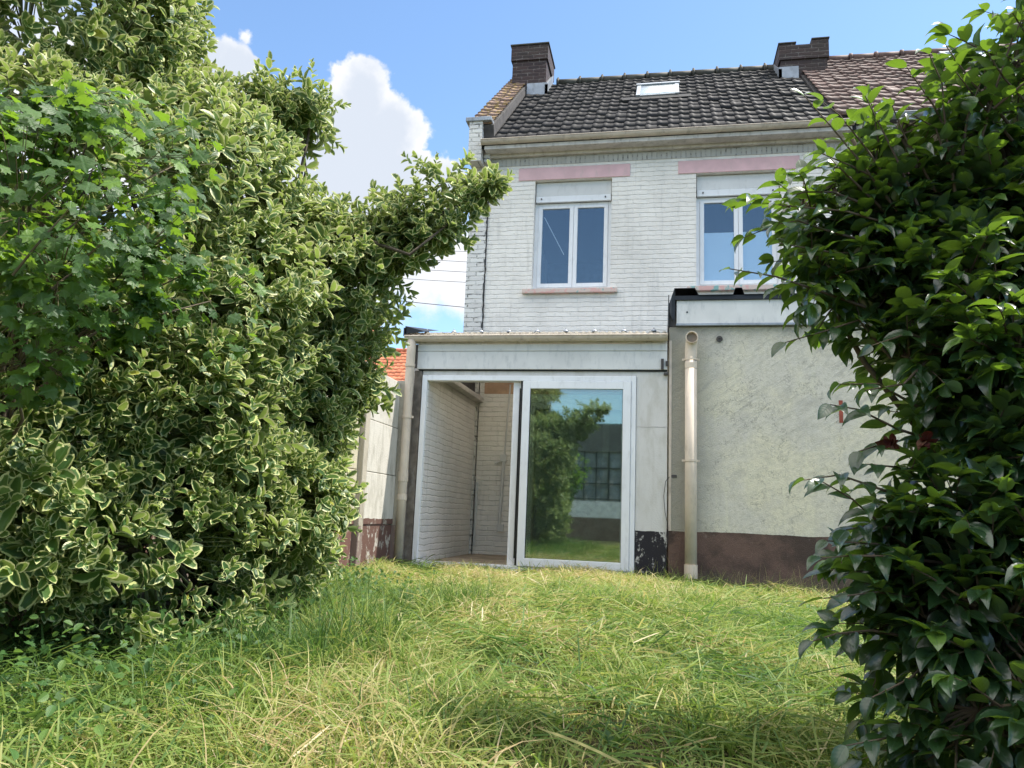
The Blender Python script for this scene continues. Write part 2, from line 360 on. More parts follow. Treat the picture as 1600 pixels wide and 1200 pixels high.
def tiles(name, x0, x1, ylo, zlo, yhi, zhi, m, parent, per=.165, L=.30, amp=.013, th=.030, seed=1):
    rg = np.random.default_rng(seed)
    d = np.array([0, yhi-ylo, zhi-zlo]); S_ = np.linalg.norm(d); d = d/S_; n = np.array([0, -d[2], d[1]])
    nr = max(1, int(round(S_/L))); L = S_/nr; nc = max(1, int(round((x1-x0)/per))); per = (x1-x0)/nc
    q = np.linspace(0, 1, 9); prof = amp*np.clip(np.cos((q-.22)*2*math.pi), 0, 1)**1.5 + .006*(1-q)
    tv = []; k = len(q)
    for (yy, hh) in ((0, th), (1.12, 0.002)): tv += [(a, yy, hh+b) for a, b in zip(q, prof)]
    tv += [(a, 0, -.01) for a in q]
    tf = [(i, i+1, k+i+1, k+i) for i in range(k-1)] + [(2*k+i, 2*k+i+1, i+1, i) for i in range(k-1)]
    c, r = np.meshgrid(np.arange(nc), np.arange(nr)); c = c.ravel(); r = r.ravel(); N = len(c)
    org = np.array([x0, ylo, zlo])[None] + np.outer(c*per, [1, 0, 0]) + np.outer(r*L + rg.normal(0, .004, N), d) + np.outer(rg.normal(0, .003, N), n)
    tilt = rg.normal(0, .010, N)
    ax = np.tile([per*1.01, 0, 0], (N, 1)) + tilt[:, None]*n*per; ay = np.tile(d*L, (N, 1)) + rg.normal(0, .006, N)[:, None]*n; az = np.tile(n, (N, 1))
    o = instmesh(name, tv, tf, org, ax, ay, az, [m], rnd=rg.random(N), parent=parent, smooth=False)
    return o

# ================================================================== GROUND
rgp = np.random.default_rng(3)
KS = rgp.normal(0, 1, (10, 2)); PH = rgp.random(10)*6.28
def gz(x, y):
    x = np.asarray(x, float); y = np.asarray(y, float)
    b = sum(np.sin(1.6*(KS[i, 0]*x + KS[i, 1]*y) + PH[i]) for i in range(10))*.006
    s_ = np.clip((x-.0)/1.6, 0, 1)*-.07 - .035
    return b + s_ - .02*np.clip((5-y)/3, 0, 1)
mb = MB(); xs = np.concatenate([[-400, -60, -12], np.linspace(-5, 6, 56), [14, 60, 400]]); ys = np.concatenate([[-400, -60, -9], np.linspace(-2, 12.4, 73), [20, 60, 600]])
gv = [(x, y, float(gz(x, y)) if -5 <= x <= 6 and -2 <= y <= 12 else -.12) for y in ys for x in xs]; nx = len(xs)
mb.add(gv, [(j*nx+i, j*nx+i+1, (j+1)*nx+i+1, (j+1)*nx+i) for j in range(len(ys)-1) for i in range(nx-1)])
m, t = mat('garden_soil'); P = t.pos()
c = t.mix(t.step(t.noise(P, 3, 5)[0], .35, .65), (.060, .068, .028), (.12, .105, .055))
c = t.mix(t.step(t.noise(P, 40, 6, .7)[0], .45, .7), c, (.035, .040, .016))
finish(t, pbr(t, c, .95, t.bump(t.noise(P, 45, 6, .7)[0], 1, .03), spec=.1))
tag(mb.build('ground', m, smooth=True), 'grassy garden ground', kind='structure')

# ================================================================== MAIN HOUSE
HY = 11.0
house = thing('terraced_house', 'white painted brick end terrace house with dark tiled roof and two upper windows', 'house', (-.2, 11, 0))
EZ, RZ, EY, RY = 6.27, 9.12, 10.72, 14.0
WZ0, WZ1 = 3.955, 5.70
wins = [(-1.95, -.77), (.47, 1.66)]
mb = MB(); y0, y1 = HY, HY+.28
OPX0, OPX1, OPZ = -1.83, -.30, 2.15
xa = -2.672; xe = 2.66
mb.box(xa, OPX0, y0, y1, 0, OPZ); mb.box(OPX1, xe, y0, y1, -.2, OPZ)
mb.box(xa, xe, y0, y1, OPZ, WZ0)
mb.box(xa, wins[0][0], y0, y1, WZ0, WZ1); mb.box(wins[0][1], wins[1][0], y0, y1, WZ0, WZ1); mb.box(wins[1][1], xe, y0, y1, WZ0, WZ1)
mb.box(xa, xe, y0, y1, WZ1, 6.30)
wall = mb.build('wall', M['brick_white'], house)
o = MB().box(xa+.02, 2.5, HY-.012, HY-.001, 5.955, 6.12).build('soldier_course', M['brick_soldier'], house)
# side pier (gable wall end) with open joint, gable wall, back wall
mb = MB(); mb.box(-2.97, -2.688, HY-.02, HY+.28, -.1, 6.60)
mb.build('gable_pier', M['brick_pier'], house)
mb = MB(); mb.box(-2.97, -2.66, HY+.281, 16.99, -.1, 6.45)
mb.prism([(HY+.3, 6.45), (17.2, 6.45), (14.0, 9.30)], -2.97, -2.72)
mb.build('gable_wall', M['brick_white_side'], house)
mb = MB(); mb.box(-2.7, 3.0, 17.0, 17.25, -.1, 6.4)
mb.build('back_wall', M['dark_room'], house)
mb = MB(); mb.box(2.70, 2.95, HY+.3, 17.2, -.1, 6.4); mb.box(-2.68, 2.7, HY+.29, 16.98, 2.95, 3.1); mb.box(-2.68, 2.7, HY+.29, 16.98, -.06, .02)
mb.build('party_wall', M['dark_room'], house)
# jagged crack down the joint
mb = MB(); rr = random.Random(5); zz = 2.95; pts = []
while zz < 5.95:
    pts.append((zz, -2.678+rr.uniform(-.008, .008), rr.uniform(.006, .013))); zz += rr.uniform(.03, .09)
v = []; f = []
for i, (z_, x_, w_) in enumerate(pts): v += [(x_-w_, HY-.024, z_), (x_+w_, HY-.024, z_)]
for i in range(len(pts)-1): f.append((2*i, 2*i+1, 2*i+3, 2*i+2))
mb.add(v, f).build('expansion_crack', M['black'], house)
# roof
zr = lambda y: EZ + (y-EY)*(RZ-EZ)/(RY-EY)
roof = tiles('roof', -2.58, 2.36, EY, EZ, RY, RZ, M['tile_dark'], house)
mb = MB(); mb.prism([(EY+.05, EZ-.03), (RY, RZ-.03), (17.28, EZ-.03), (17.28, EZ-.12), (RY, RZ-.13), (EY+.05, EZ-.12)], -2.80, 2.66)
sub(mb, 'roof_deck', M['tile_dark'], house, roof)
mb = MB(); x = -2.1; k = 0
while x < 1.95:
    mb.tube([(x, RY, RZ+.015), (x+.43, RY, RZ+.015)], [.088, .080], 12); mb.tube([(x-.015, RY, RZ+.02), (x+.035, RY, RZ+.02)], .102, 12); 
    mb.tube([(x+.01, RY, RZ+.10), (x+.01, RY, RZ+.15)], [.03, .018], 8); x += .44
sub(mb, 'ridge_tiles', M['ridge'], house, roof, smooth=True)
# raised left verge: lichen covered strip on the gable
strip = tiles('verge_roof', -3.00, -2.62, EY+.06, 6.59, RY, 9.34, M['tile_lichen'], house, per=.19, L=.24, seed=4, th=.035)
mb = MB(); mb.prism([(EY+.06, 6.56), (RY, 9.31), (RY, 8.9), (EY+.2, 6.25)], -2.97, -2.60)
sub(mb, 'verge_upstand', M['mortar_grey'], house, strip)
mb = MB(); mb.box(-3.03, -2.62, HY-.30, HY+.05, 6.60, 6.665)
mb.build('coping_slab', M['zinc'], house, bevel=.006)
mb = MB(); mb.box(-2.972, -2.765, HY-.27, HY-.021, 5.95, 6.599); mb.box(-2.75, -2.66, HY-.12, HY-.021, 6.0, 6.53)
mb.build('corbel', M['brick_pier'], house)
# chimney left
def chimney(x0, x1, ya, yb, z0, z1, left):
    mb = MB(); mb.box(x0+.03, x1-.03, ya+.03, yb-.03, z0-1.0, z1-.34)
    front = mb.build('chimney', M['brick_chimney'], house)
    mb = MB()
    if left:
        mb.box(x0, x1, ya, yb, z1-.34, z1-.03)
    else:
        mb.box(x0, x1, ya, yb, z1-.34, z1-.065); w = (x1-x0)
        mb.box(x0+.0, x0+w*.34, ya+.002, yb, z1-.064, z1-.03); mb.box(x0+w*.66, x1, ya+.002, yb, z1-.064, z1+.02)
    sub(mb, 'chimney_crown', M['brick_chimney'], house, front)
    mb = MB()
    if left: mb.box(x0-.02, x1+.02, ya-.02, yb+.02, z1-.03, z1)
    else: mb.box(x0-.015, x0+w*.35, ya-.015, yb+.02, z1-.03, z1-.005); mb.box(x0+w*.655, x1+.015, ya-.015, yb+.02, z1+.02, z1+.045)
    sub(mb, 'chimney_cap', M['ridge'], house, front, bevel=.005)
    return front
ch = chimney(-2.92, -2.20, 13.30, 14.15, 8.5, 9.60, True)
mb = MB(); mb.box(-2.58, -2.19, 13.26, 13.34, zr(13.28)-.05, zr(13.28)+.24)
mb.prism([(13.26, zr(13.26)-.04), (13.26, zr(13.26)+.22), (14.0, zr(14)+.20), (14.0, zr(14)-.04)], -2.235, -2.19)
sub(mb, 'flashing', M['zinc'], house, ch)
ch = chimney(2.03, 2.88, 13.30, 14.15, 8.5, 9.22, False)
mb = MB(); mb.box(2.02, 2.35, 13.26, 13.34, zr(13.28)-.05, zr(13.28)+.22)
mb.prism([(13.26, zr(13.26)-.04), (13.26, zr(13.26)+.20), (14.0, zr(14)+.12), (14.0, zr(14)-.04)], 2.02, 2.065)
sub(mb, 'flashing', M['zinc'], house, ch)
# skylight
def on_slope(x, y, h):
    n = np.array([0, -(RZ-EZ), RY-EY]); n = n/np.linalg.norm(n); p = np.array([x, y, zr(y)]) + n*h; return tuple(p)
def slab(x0, x1, ya, yb, h0, h1):
    v = [on_slope(x0, ya, h0), on_slope(x1, ya, h0), on_slope(x1, yb, h0), on_slope(x0, yb, h0), on_slope(x0, ya, h1), on_slope(x1, ya, h1), on_slope(x1, yb, h1), on_slope(x0, yb, h1)]
    return v, [(0, 3, 2, 1), (4, 5, 6, 7), (0, 1, 5, 4), (1, 2, 6, 5), (2, 3, 7, 6), (3, 0, 4, 7)]
sx0, sx1, sya, syb = -.49, .25, 12.52, 13.22
mb = MB(); mb.add(*slab(sx0, sx0+.07, sya, syb, 0, .075)); mb.add(*slab(sx1-.07, sx1, sya, syb, 0, .075)); mb.add(*slab(sx0+.07, sx1-.07, sya, sya+.05, 0, .065)); mb.add(*slab(sx0-.02, sx1+.02, syb-.05, syb+.02, .0, .095))
sk = mb.build('skylight', M['zinc'], house, bevel=.004)
mb = MB().add(*slab(sx0+.07, sx1-.07, sya+.05, syb-.05, .06, .075)); sub(mb, 'pane', M['glass_win'], house, sk)
mb = MB().add(*slab(sx0+.07, sx1-.07, sya+.05, syb-.05, .03, .045)); sub(mb, 'blind', plain('skylight_blind', (.15, .20, .23), .6, .3, 14), house, sk)
mb = MB().add(*slab(sx0-.25, sx1+.2, sya-.16, sya, .03, .042)); sub(mb, 'apron', M['tile_dark'], house, sk)
# gutter and fascia
def gutter(x0, x1, yc, ztop, r, parent, matl, root, name='gutter'):
    mb = MB(); n = 10; poly = []
    for i in range(n+1):
        a = math.pi + math.pi*i/n; poly.append((yc + r*math.cos(a), ztop + r*math.sin(a)))
    inner = [(yc + (r-.006)*math.cos(math.pi+math.pi*i/n), ztop + (r-.006)*math.sin(math.pi+math.pi*i/n)) for i in range(n, -1, -1)]
    mb.prism(poly + inner, x0, x1)
    mb.tube([(x0, yc-r, ztop), (x1, yc-r, ztop)], .009, 8)
    mb.prism(poly, x0-.004, x0+.002); mb.prism(poly, x1-.002, x1+.004)
    return mb.build(name, matl, root)
g = gutter(-2.76, 2.62, HY-.29, 6.255, .062, None, M['gutter'], house)
mb = MB()
for x in (-1.6, -.55, .5, 1.5): 
    pass
mb = MB(); mb.box(-2.72, 2.60, HY-.26, HY-.016, 6.130, 6.190); mb.box(-2.68, 2.60, HY-.07, HY-.016, 6.085, 6.129)
mb.build('fascia', M['board_grey'], house, bevel=.004)
# upper windows
def upper_window(x0, x1, kind):
    yf = HY+.11
    mb = MB(); fz1 = 5.36
    mb.box(x0, x0+.055, yf, yf+.07, WZ0+.0, fz1); mb.box(x1-.055, x1, yf, yf+.07, WZ0, fz1)
    mb.box(x0+.055, x1-.055, yf, yf+.07, WZ0, WZ0+.06); mb.box(x0+.055, x1-.055, yf, yf+.07, fz1-.05, fz1)
    fr = mb.build('window', M['pvc'], house, bevel=.004)
    mid = (x0+x1)/2 + .01
    for a, b in ((x0+.055, mid), (mid, x1-.055)):
        mb = MB(); s_ = .062; za, zb = WZ0+.06, fz1-.05; ys = yf-.012
        mb.box(a+.002, a+s_, ys, ys+.05, za, zb); mb.box(b-s_, b-.002, ys, ys+.05, za, zb)
        mb.box(a+s_, b-s_, ys, ys+.05, za, za+s_); mb.box(a+s_, b-s_, ys, ys+.05, zb-s_*.6, zb)
        sub(mb, 'sash', M['pvc'], house, fr, bevel=.004)
        mb = MB().box(a+s_, b-s_, ys+.022, ys+.028, za+s_, zb-s_*.6); sub(mb, 'pane', M['glass_win'], house, fr)
        if kind == 2:
            mb = MB().box(a+s_+.001, b-s_-.001, ys+.034, ys+.038, za+s_, za+s_+.74); sub(mb, 'frosted_film', M['frosted'], house, fr)
    mb = MB(); mb.box(x0+.01, x1-.01, yf-.035, yf+.18, 5.47, WZ1-.01); sub(mb, 'shutter_box', M['pvc_dull'], house, fr, bevel=.006)
    mb = MB(); mb.box(x0-.005+.02, x1-.015, yf-.055, yf-.002, 5.365, 5.462); mb.box(x0+.02, x1-.02, yf-.062, yf-.055, 5.36, 5.375)
    sub(mb, 'shutter_slat', M['pvc'], house, fr, bevel=.005)
    for xx in (x0+.10, x1-.10): sub(MB().tube([(xx, yf-.075, 5.415), (xx, yf-.05, 5.415)], .011, 8), 'screw', M['screw'], house, fr)
    mb = MB(); mb.box(x0-.26, x1+.27, HY-.014, HY+.02, WZ1+.005, WZ1+.205); mb.build('lintel', M['pink'], house, bevel=.004)
    mb = MB(); mb.box(x0-.13, x1+.11, HY-.075, HY+.12, WZ0-.075, WZ0-.004); mb.build('sill', M['sill_paint'], house, bevel=.008)
    return fr
w1 = upper_window(*wins[0], 1); w2 = upper_window(*wins[1], 2)
pa, pb = at(851, 340, HY+.16), at(881, 398, HY+.16)
sub(MB().tube([pa, pb], .006, 6), 'reflected_line', M['pvc'], house, w1)  # white rod stands in for a cable's reflection in the pane
mb = MB(); mb.box(OPX0+.002, OPX1-.002, HY+.10, HY+.14, .021, OPZ-.002); idr = mb.build('backdrop_door', plain('backdrop_door_paint', (.34, .37, .36), .6), house)  # door added behind the glass as a grey backdrop to mute the reflection
for k in range(3): sub(MB().box(OPX0+.1+k*.49, OPX0+.5+k*.49, HY+.09, HY+.099, .9, 2.0), 'backdrop_panel', plain('backdrop_panel_paint_%d' % k, (.20, .23, .23), .3), house, idr)
MB().box(-2.6, -.25, HY-.004, HY-.001, 2.36, 3.2).build('ply_panel', M['interior_wood'], house)

# ================================================================== NEIGHBOUR HOUSE (right)
nb = thing('neighbour_house', 'red brick neighbouring house with brown tiled roof behind the dark leaved shrub', 'house', (6, 11.3, 0))
MB().box(2.97, 11, 11.25, 17.2, -.1, 6.3).build('wall', M['brick_red'], nb)
rf = tiles('roof', 2.42, 11.5, 10.78, 6.40, RY, 9.22, M['tile_brown'], nb, per=.19, L=.29, seed=9)
mb = MB(); mb.prism([(10.85, 6.36), (RY, 9.18), (17.3, 6.36), (17.3, 6.25), (RY, 8.75), (10.95, 6.1)], 2.40, 11.5); sub(mb, 'roof_deck', M['mortar_grey'], nb, rf)
mb = MB(); x = 2.95
while x < 11:
    mb.tube([(x, RY, 9.23), (x+.43, RY, 9.23)], [.085, .078], 12); mb.tube([(x-.015, RY, 9.235), (x+.035, RY, 9.235)], .10, 12); x += .44
sub(mb, 'ridge_tiles', M['ridge_brown'], nb, rf, smooth=True)
gutter(2.62, 11.4, 10.74, 6.33, .065, None, M['zinc'], nb)
MB().box(2.68, 11.4, 10.84, 11.22, 6.10, 6.24).build('soffit', M['board_grey'], nb)
n2 = np.array([0, -(9.22-6.40), RY-10.78]); n2 /= np.linalg.norm(n2)
def slab2(x0, x1, ya, yb, h0, h1):
    P_ = lambda x, y, h: tuple(np.array([x, y, 6.40+(y-10.78)*(9.22-6.40)/(RY-10.78)]) + n2*h)
    return [P_(x0, ya, h0), P_(x1, ya, h0), P_(x1, yb, h0), P_(x0, yb, h0), P_(x0, ya, h1), P_(x1, ya, h1), P_(x1, yb, h1), P_(x0, yb, h1)], [(0, 3, 2, 1), (4, 5, 6, 7), (0, 1, 5, 4), (1, 2, 6, 5), (2, 3, 7, 6), (3, 0, 4, 7)]
mb = MB()
for a in ((4.75, 4.81, 13.0, 13.6), (5.75, 5.81, 13.0, 13.6), (4.81, 5.75, 13.0, 13.05), (4.81, 5.75, 13.55, 13.6)): mb.add(*slab2(*a, 0, .12))
sk2 = mb.build('skylight', M['zinc'], nb)
sub(MB().add(*slab2(4.81, 5.75, 13.05, 13.55, .05, .07)), 'pane', M['frosted'], nb, sk2)
for xw in (3.4, 5.6):
    o = MB().box(xw, xw+1.1, 11.2, 11.245, 4.2, 5.6).build('window', M['pvc'], nb)
    sub(MB().box(xw+.08, xw+1.02, 11.19, 11.199, 4.28, 5.52), 'pane', M['black'], nb, o)

# ================================================================== LEAN-TO with sliding door
FY = 8.60
lt = thing('lean_to_extension', 'low glazed lean-to extension with wide sliding glass door and sand coloured gutter', 'extension', (-1.4, 8.6, 0))
mb = MB(); mb.box(-2.97, -2.72, FY+.02, HY-.021, -.1, 2.22)
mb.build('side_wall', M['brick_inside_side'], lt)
MB().box(-3.0, -2.60, FY+.06, HY-.021, 2.222, 2.29).build('wall_coping', M['board_grey'], lt, bevel=.01)
MB().prism([(FY+.06, 2.292), (HY-.03, 2.292), (HY-.03, 3.20), (FY+.06, 2.58)], -2.93, -2.74).build('side_infill', M['mortar_grey'], lt)
mb = MB(); mb.box(-.285, .055, FY, FY+.2, -.1, 2.24); mb.box(-2.795, .055, FY+.004, FY+.2, 2.19, 2.247)
mb.build('pier', M['pier'], lt, bevel=.004)
MB().box(-.278, .05, FY-.0035, FY-.001, 1.62, 1.626).build('pier_joint', M['board_grey'], lt)
MB().box(-2.895, -2.80, FY-.01, FY+.18, -.06, 2.247).build('corner_post', M['wood'], lt, bevel=.006)
mb = MB(); mb.box(-2.86, .05, FY-.035, FY+.1, 2.262, 2.475); mb.box(-2.86, .05, FY-.045, FY+.1, 2.477, 2.56)
mb.build('fascia', M['board_white'], lt, bevel=.004)
MB().box(-2.84, .05, FY-.02, FY+.08, 2.248, 2.261).build('fascia_shadow_gap', M['black'], lt)  # solid black strip drawn as the shade in the gap
MB().box(-2.70, -.3, FY+.24, HY-.001, -.05, .03).build('floor', M['floor_in'], lt)
g = gutter(-2.99, .05, FY-.12, 2.632, .058, None, M['gutter'], lt)
for x in (-2.69, -2.05, -1.62, -1.0, -.42, -.02):
    mb = MB(); poly = [(FY-.12+.064*math.cos(math.pi+math.pi*i/10), 2.634+.064*math.sin(math.pi+math.pi*i/10)) for i in range(11)]
    mb.prism(poly, x-.014, x+.014); sub(mb, 'gutter_clip', M['gutter'], lt, g)
MB().box(-2.93, .05, FY-.052, FY-.047, 2.562, 2.655).build('eave_board', M['board_grey'], lt)
# corrugated roof
nxr = 330; xs_ = np.linspace(-3.0, .06, nxr); wv = .011*np.sin(xs_*2*math.pi/.076)
mb = MB(); v = []; rg2 = np.random.default_rng(2)
for (yy, zz) in ((FY-.13, 2.672), (HY-.03, 3.235)): v += [(x, yy + (rg2.uniform(-.006, .006) if yy < 9 else 0), zz+a) for x, a in zip(xs_, wv)]
for (yy, zz) in ((FY-.13, 2.664), (HY-.03, 3.227)): v += [(x, yy, zz+a) for x, a in zip(xs_, wv)]
f = [(i, i+1, nxr+i+1, nxr+i) for i in range(nxr-1)] + [(2*nxr+i+1, 2*nxr+i, 3*nxr+i, 3*nxr+i+1) for i in range(nxr-1)] + [(2*nxr+i, 2*nxr+i+1, i+1, i) for i in range(nxr-1)]
m, t = mat('corrugated_sheet'); P = t.pos()
c = t.mix(t.step(t.noise(P, 14, 6, .7)[0], .4, .6), (.34, .33, .32), (.13, .13, .12))
pb_ = pbr(t, c, .6); tl = t.new('ShaderNodeBsdfTranslucent'); t.put(tl.inputs[0], (.88, .85, .78)); mx = t.new('ShaderNodeMixShader'); mx.inputs[0].default_value = .72
t.l.new(pb_, mx.inputs[1]); t.l.new(tl.outputs[0], mx.inputs[2]); finish(t, mx.outputs[0]); M['corr'] = m
rf = mb.add(v, f).build('roof', M['corr'], lt, smooth=True)
for i in range(9):
    x = -2.78 + i*.335
    for (yy, zz) in ((FY+.02, 2.715),):
        mb = MB(); mb.tube([(x, yy, zz-.005), (x, yy, zz+.014), (x, yy, zz+.03)], [.034, .026, .007], 10); mb.tube([(x, yy, zz+.028), (x, yy, zz+.045)], .006, 6)
        sub(mb, 'fixing_cap', M['zinc'], lt, rf, smooth=True)
mb = MB(); mb.prism([(FY-.14, 2.64), (FY-.14, 2.74), (FY+.3, 2.83), (FY+.3, 2.70)], -3.02, -2.985); mb.add([(-3.0, FY-.14, 2.665), (-2.74, FY-.14, 2.69), (-3.0, FY-.14, 2.76), (-3.0, FY+.25, 2.84), (-2.70, FY+.25, 2.80)], [(0, 1, 2), (2, 1, 4, 3), (0, 2, 3)])
sub(mb, 'verge_flashing', M['black_metal'], lt, rf)
# rear sheet beam in the room
# sliding door
D0, D1, DZ = -2.79, -.288, 2.19
mb = MB(); yo = FY-.02
mb.box(D0, D0+.062, yo, yo+.13, 0, DZ); mb.box(D1-.055, D1, yo, yo+.13, 0, DZ); mb.box(D0+.062, D1-.055, yo, yo+.13, DZ-.062, DZ); mb.box(D0+.062, D1-.055, yo, yo+.13, -.03, .045)
door = mb.build('sliding_door', M['pvc'], lt, bevel=.006)
def leaf(a, b, ya, name, st=.088):
    za, zb = .047, DZ-.064
    mb = MB(); mb.box(a, a+st, ya, ya+.05, za, zb); mb.box(b-st, b, ya, ya+.05, za, zb); mb.box(a+st, b-st, ya, ya+.05, za, za+st); mb.box(a+st, b-st, ya, ya+.05, zb-st, zb)
    o = sub(mb, name, M['pvc'], lt, door, bevel=.005)
    for xx in (a+st-.001, b-st+.001): sub(MB().box(xx-.005, xx+.005, ya+.006, ya+.044, za+st, zb-st), 'seal', M['black'], lt, door)
    sub(MB().box(a+st, b-st, ya+.022, ya+.028, za+st, zb-st), 'pane', M['glass'], lt, door)
leaf(-1.575, D1-.057, FY-.035, 'door_leaf')
leaf(-1.70, D1-.085, FY+.048, 'door_leaf', .075)
MB().box(-1.602, -1.582, FY-.012, FY+.045, .05, DZ-.064).build('door_brush_strip', M['black'], lt)
MB().box(D0-.02, D1+.04, FY-.06, FY+.15, -.13, -.031).build('threshold', M['panel'], lt, bevel=.008)
# left downpipe
px_ = -2.915
mb = MB(); mb.tube([(px_, FY-.12, 2.59), (px_, FY-.125, 2.45), (px_, FY-.13, 1.2), (px_, FY-.13, -.1)], .052, 16)
dp = mb.build('downpipe', M['pipe'], lt, smooth=True)
for z_, h_ in ((2.27, .035), (1.66, .035), (.93, .11), (.72, .06)):
    mb = MB().tube([(px_, FY-.13, z_), (px_, FY-.13, z_+h_)], .059, 16)
    if z_ == 1.66: mb.box(px_-.08, px_+.08, FY-.14, FY-.12, 1.662, 1.688)
    sub(mb, 'pipe_collar', M['pipe'], lt, dp)
# inside fittings on the back wall
mb = MB(); p = at(788, 700, HY-.03); mb.tube([(p[0]+.05, HY-.02, 2.5), (p[0], HY-.02, 1.40)], .012, 8); mb.tube([(p[0], HY-.03, 1.40), (p[0]-.03, HY-.03, .40)], .024, 10)
for z_ in (1.36, .36): mb.box(p[0]-.05, p[0]+.035, HY-.06, HY-.001, z_, z_+.10)
mb.tube([(p[0]-.14, HY-.02, 1.33), (p[0]-.03, HY-.02, 1.37)], .008, 6)
mb.build('conduit', M['pvc_dull'], lt)
mb = MB(); mb.tube([(-2.64, HY-.04, 1.05), (-2.64, HY-.04, .15)], .02, 8); mb.build('waste_pipe', M['pvc_dull'], lt)

# ================================================================== ANNEX (right)
an = thing('rendered_annex', 'cream rendered flat roofed annex with brown plinth and black metal roof edge', 'outbuilding', (2.3, 8.6, 0))
mb = MB(); mb.box(.07, 5.2, FY, HY-.002, -.3, 2.76)
# slight broken reveal near the pipe
aw = mb.build('wall', M['render'], an, bevel=.012)
MB().box(.085, .16, FY-.004, FY-.001, 1.07, 1.10).build('patch_edge', M['mortar_grey'], an)
mb = MB(); mb.box(.15, 5.2, FY-.05, FY-.001, 2.785, 3.05); mb.build('fascia', M['board_white'], an, bevel=.003)
MB().box(.145, 5.2, FY-.06, FY-.001, 2.762, 2.783).build('fascia_trim', M['zinc'], an)
MB().box(.07, 5.2, FY+.0, HY-.01, 2.762, 3.02).build('roof_upstand', M['mortar_grey'], an)
# trapezoid roof sheet
prof = []; x = .12; first = True
prof += [(.10, 3.10), (.125, 3.185), (.35, 3.185), (.39, 3.105)]; x = .39
while x < 5.1:
    x += .37; prof += [(x, 3.105), (x+.025, 3.18), (x+.095, 3.18), (x+.12, 3.105)]; x += .12
mb = MB(); n = len(prof); v = []
for (yy, dz) in ((FY-.09, 0), (HY-.05, .08)): v += [(a, yy, b+dz) for a, b in prof]
for (yy, dz) in ((FY-.09, 0), (HY-.05, .08)): v += [(a, yy, b+dz-.006) for a, b in prof]
v += [(a, FY-.088, 3.045) for a, b in prof]
mb.add(v, [(i, i+1, n+i+1, n+i) for i in range(n-1)] + [(2*n+i+1, 2*n+i, 3*n+i, 3*n+i+1) for i in range(n-1)] + [(2*n+i, 2*n+i+1, i+1, i) for i in range(n-1)])
mb.box(.13, 5.2, FY-.075, FY-.052, 3.052, 3.10)
rf = mb.build('roof', M['black_metal'], an)
mb = MB(); mb.add([(.10, FY-.09, 3.11), (.13, FY-.09, 3.185), (.055, FY-.03, 2.98), (.09, FY-.07, 2.86), (.13, FY-.07, 2.80), (.135, FY-.07, 3.08)], [(0, 2, 3, 4, 5, 1)])
mb.box(.058, .068, FY-.05, HY-.1, 2.76, 3.12)
sub(mb, 'verge_flashing', M['black_metal'], an, rf)
for (x, z_) in ((.265, 2.915), (2.2, 2.9), (4.1, 2.91)): MB().tube([(x, FY-.056, z_), (x, FY-.045, z_)], .010, 8).build('screw', M['screw'], an)
# open elbow + downpipe
px_, py_ = .305, FY-.11
mb = MB(); mb.tube([(px_, py_, -.15), (px_, py_, 2.45)], .064, 20)
mb.tube([(px_, py_, 2.38), (px_, py_, 2.47), (px_+.004, py_-.012, 2.54), (px_+.006, py_-.045, 2.575), (px_+.006, py_-.10, 2.585)], [.066, .066, .064, .062, .062], 20, caps=False)
dp = mb.build('downpipe', M['pipe'], an, smooth=True)
mb = MB(); mb.tube([(px_+.006, py_-.085, 2.583), (px_+.006, py_-.118, 2.588)], [.068, .068], 20, caps=False); mb.tube([(px_+.006, py_-.118, 2.588), (px_+.006, py_-.1181, 2.588)], [.068, .058], 20, caps=False); mb.tube([(px_+.006, py_-.118, 2.588), (px_+.006, py_-.075, 2.583)], [.058, .058], 20, caps=False)
sub(mb, 'pipe_rim', M['pipe'], an, dp)
mb = MB(); mb.tube([(px_+.006, py_-.076, 2.583), (px_+.006, py_-.074, 2.583)], .0585, 20); sub(mb, 'pipe_mouth', M['pipe_in'], an, dp)
for z_ in (2.35, 1.24):
    mb = MB().tube([(px_, py_, z_), (px_, py_, z_+.022)], .071, 20); mb.box(px_-.095, px_+.095, py_+.0, py_+.012, z_, z_+.022); mb.box(px_-.012, px_+.012, py_+.06, FY, z_, z_+.02)
    sub(mb, 'pipe_bracket', M['pipe'], an, dp)
sub(MB().tube([(px_, py_, 2.26), (px_, py_, 2.32)], .067, 20), 'pipe_collar', M['pipe'], an, dp); sub(MB().tube([(px_, py_, .02), (px_, py_, .16)], .070, 20), 'pipe_socket', M['pipe'], an, dp)
MB().box(.072, .10, FY-.008, FY-.001, .5, 2.6).build('corner_bead', M['gutter'], an)
mb = MB(); p = at(1314, 643, FY); mb.prism([(FY-.004, p[2]-.12), (FY-.001, p[2]-.12), (FY-.001, p[2]+.12), (FY-.004, p[2]+.12)], p[0]-.02, p[0]+.02); mb.build('rust_mark', M['flake_red'], an)
mb = MB()
for (qx, qy) in ((1124, 530),): 
    p = at(qx, qy, FY); mb.tube([(p[0], FY-.02, p[2]), (p[0], FY+.01, p[2])], .035, 12); mb.tube([(p[0], FY-.06, p[2]+.01), (p[0], FY, p[2]+.01)], .008, 6)
mb.build('wall_plug', M['mortar_grey'], an)
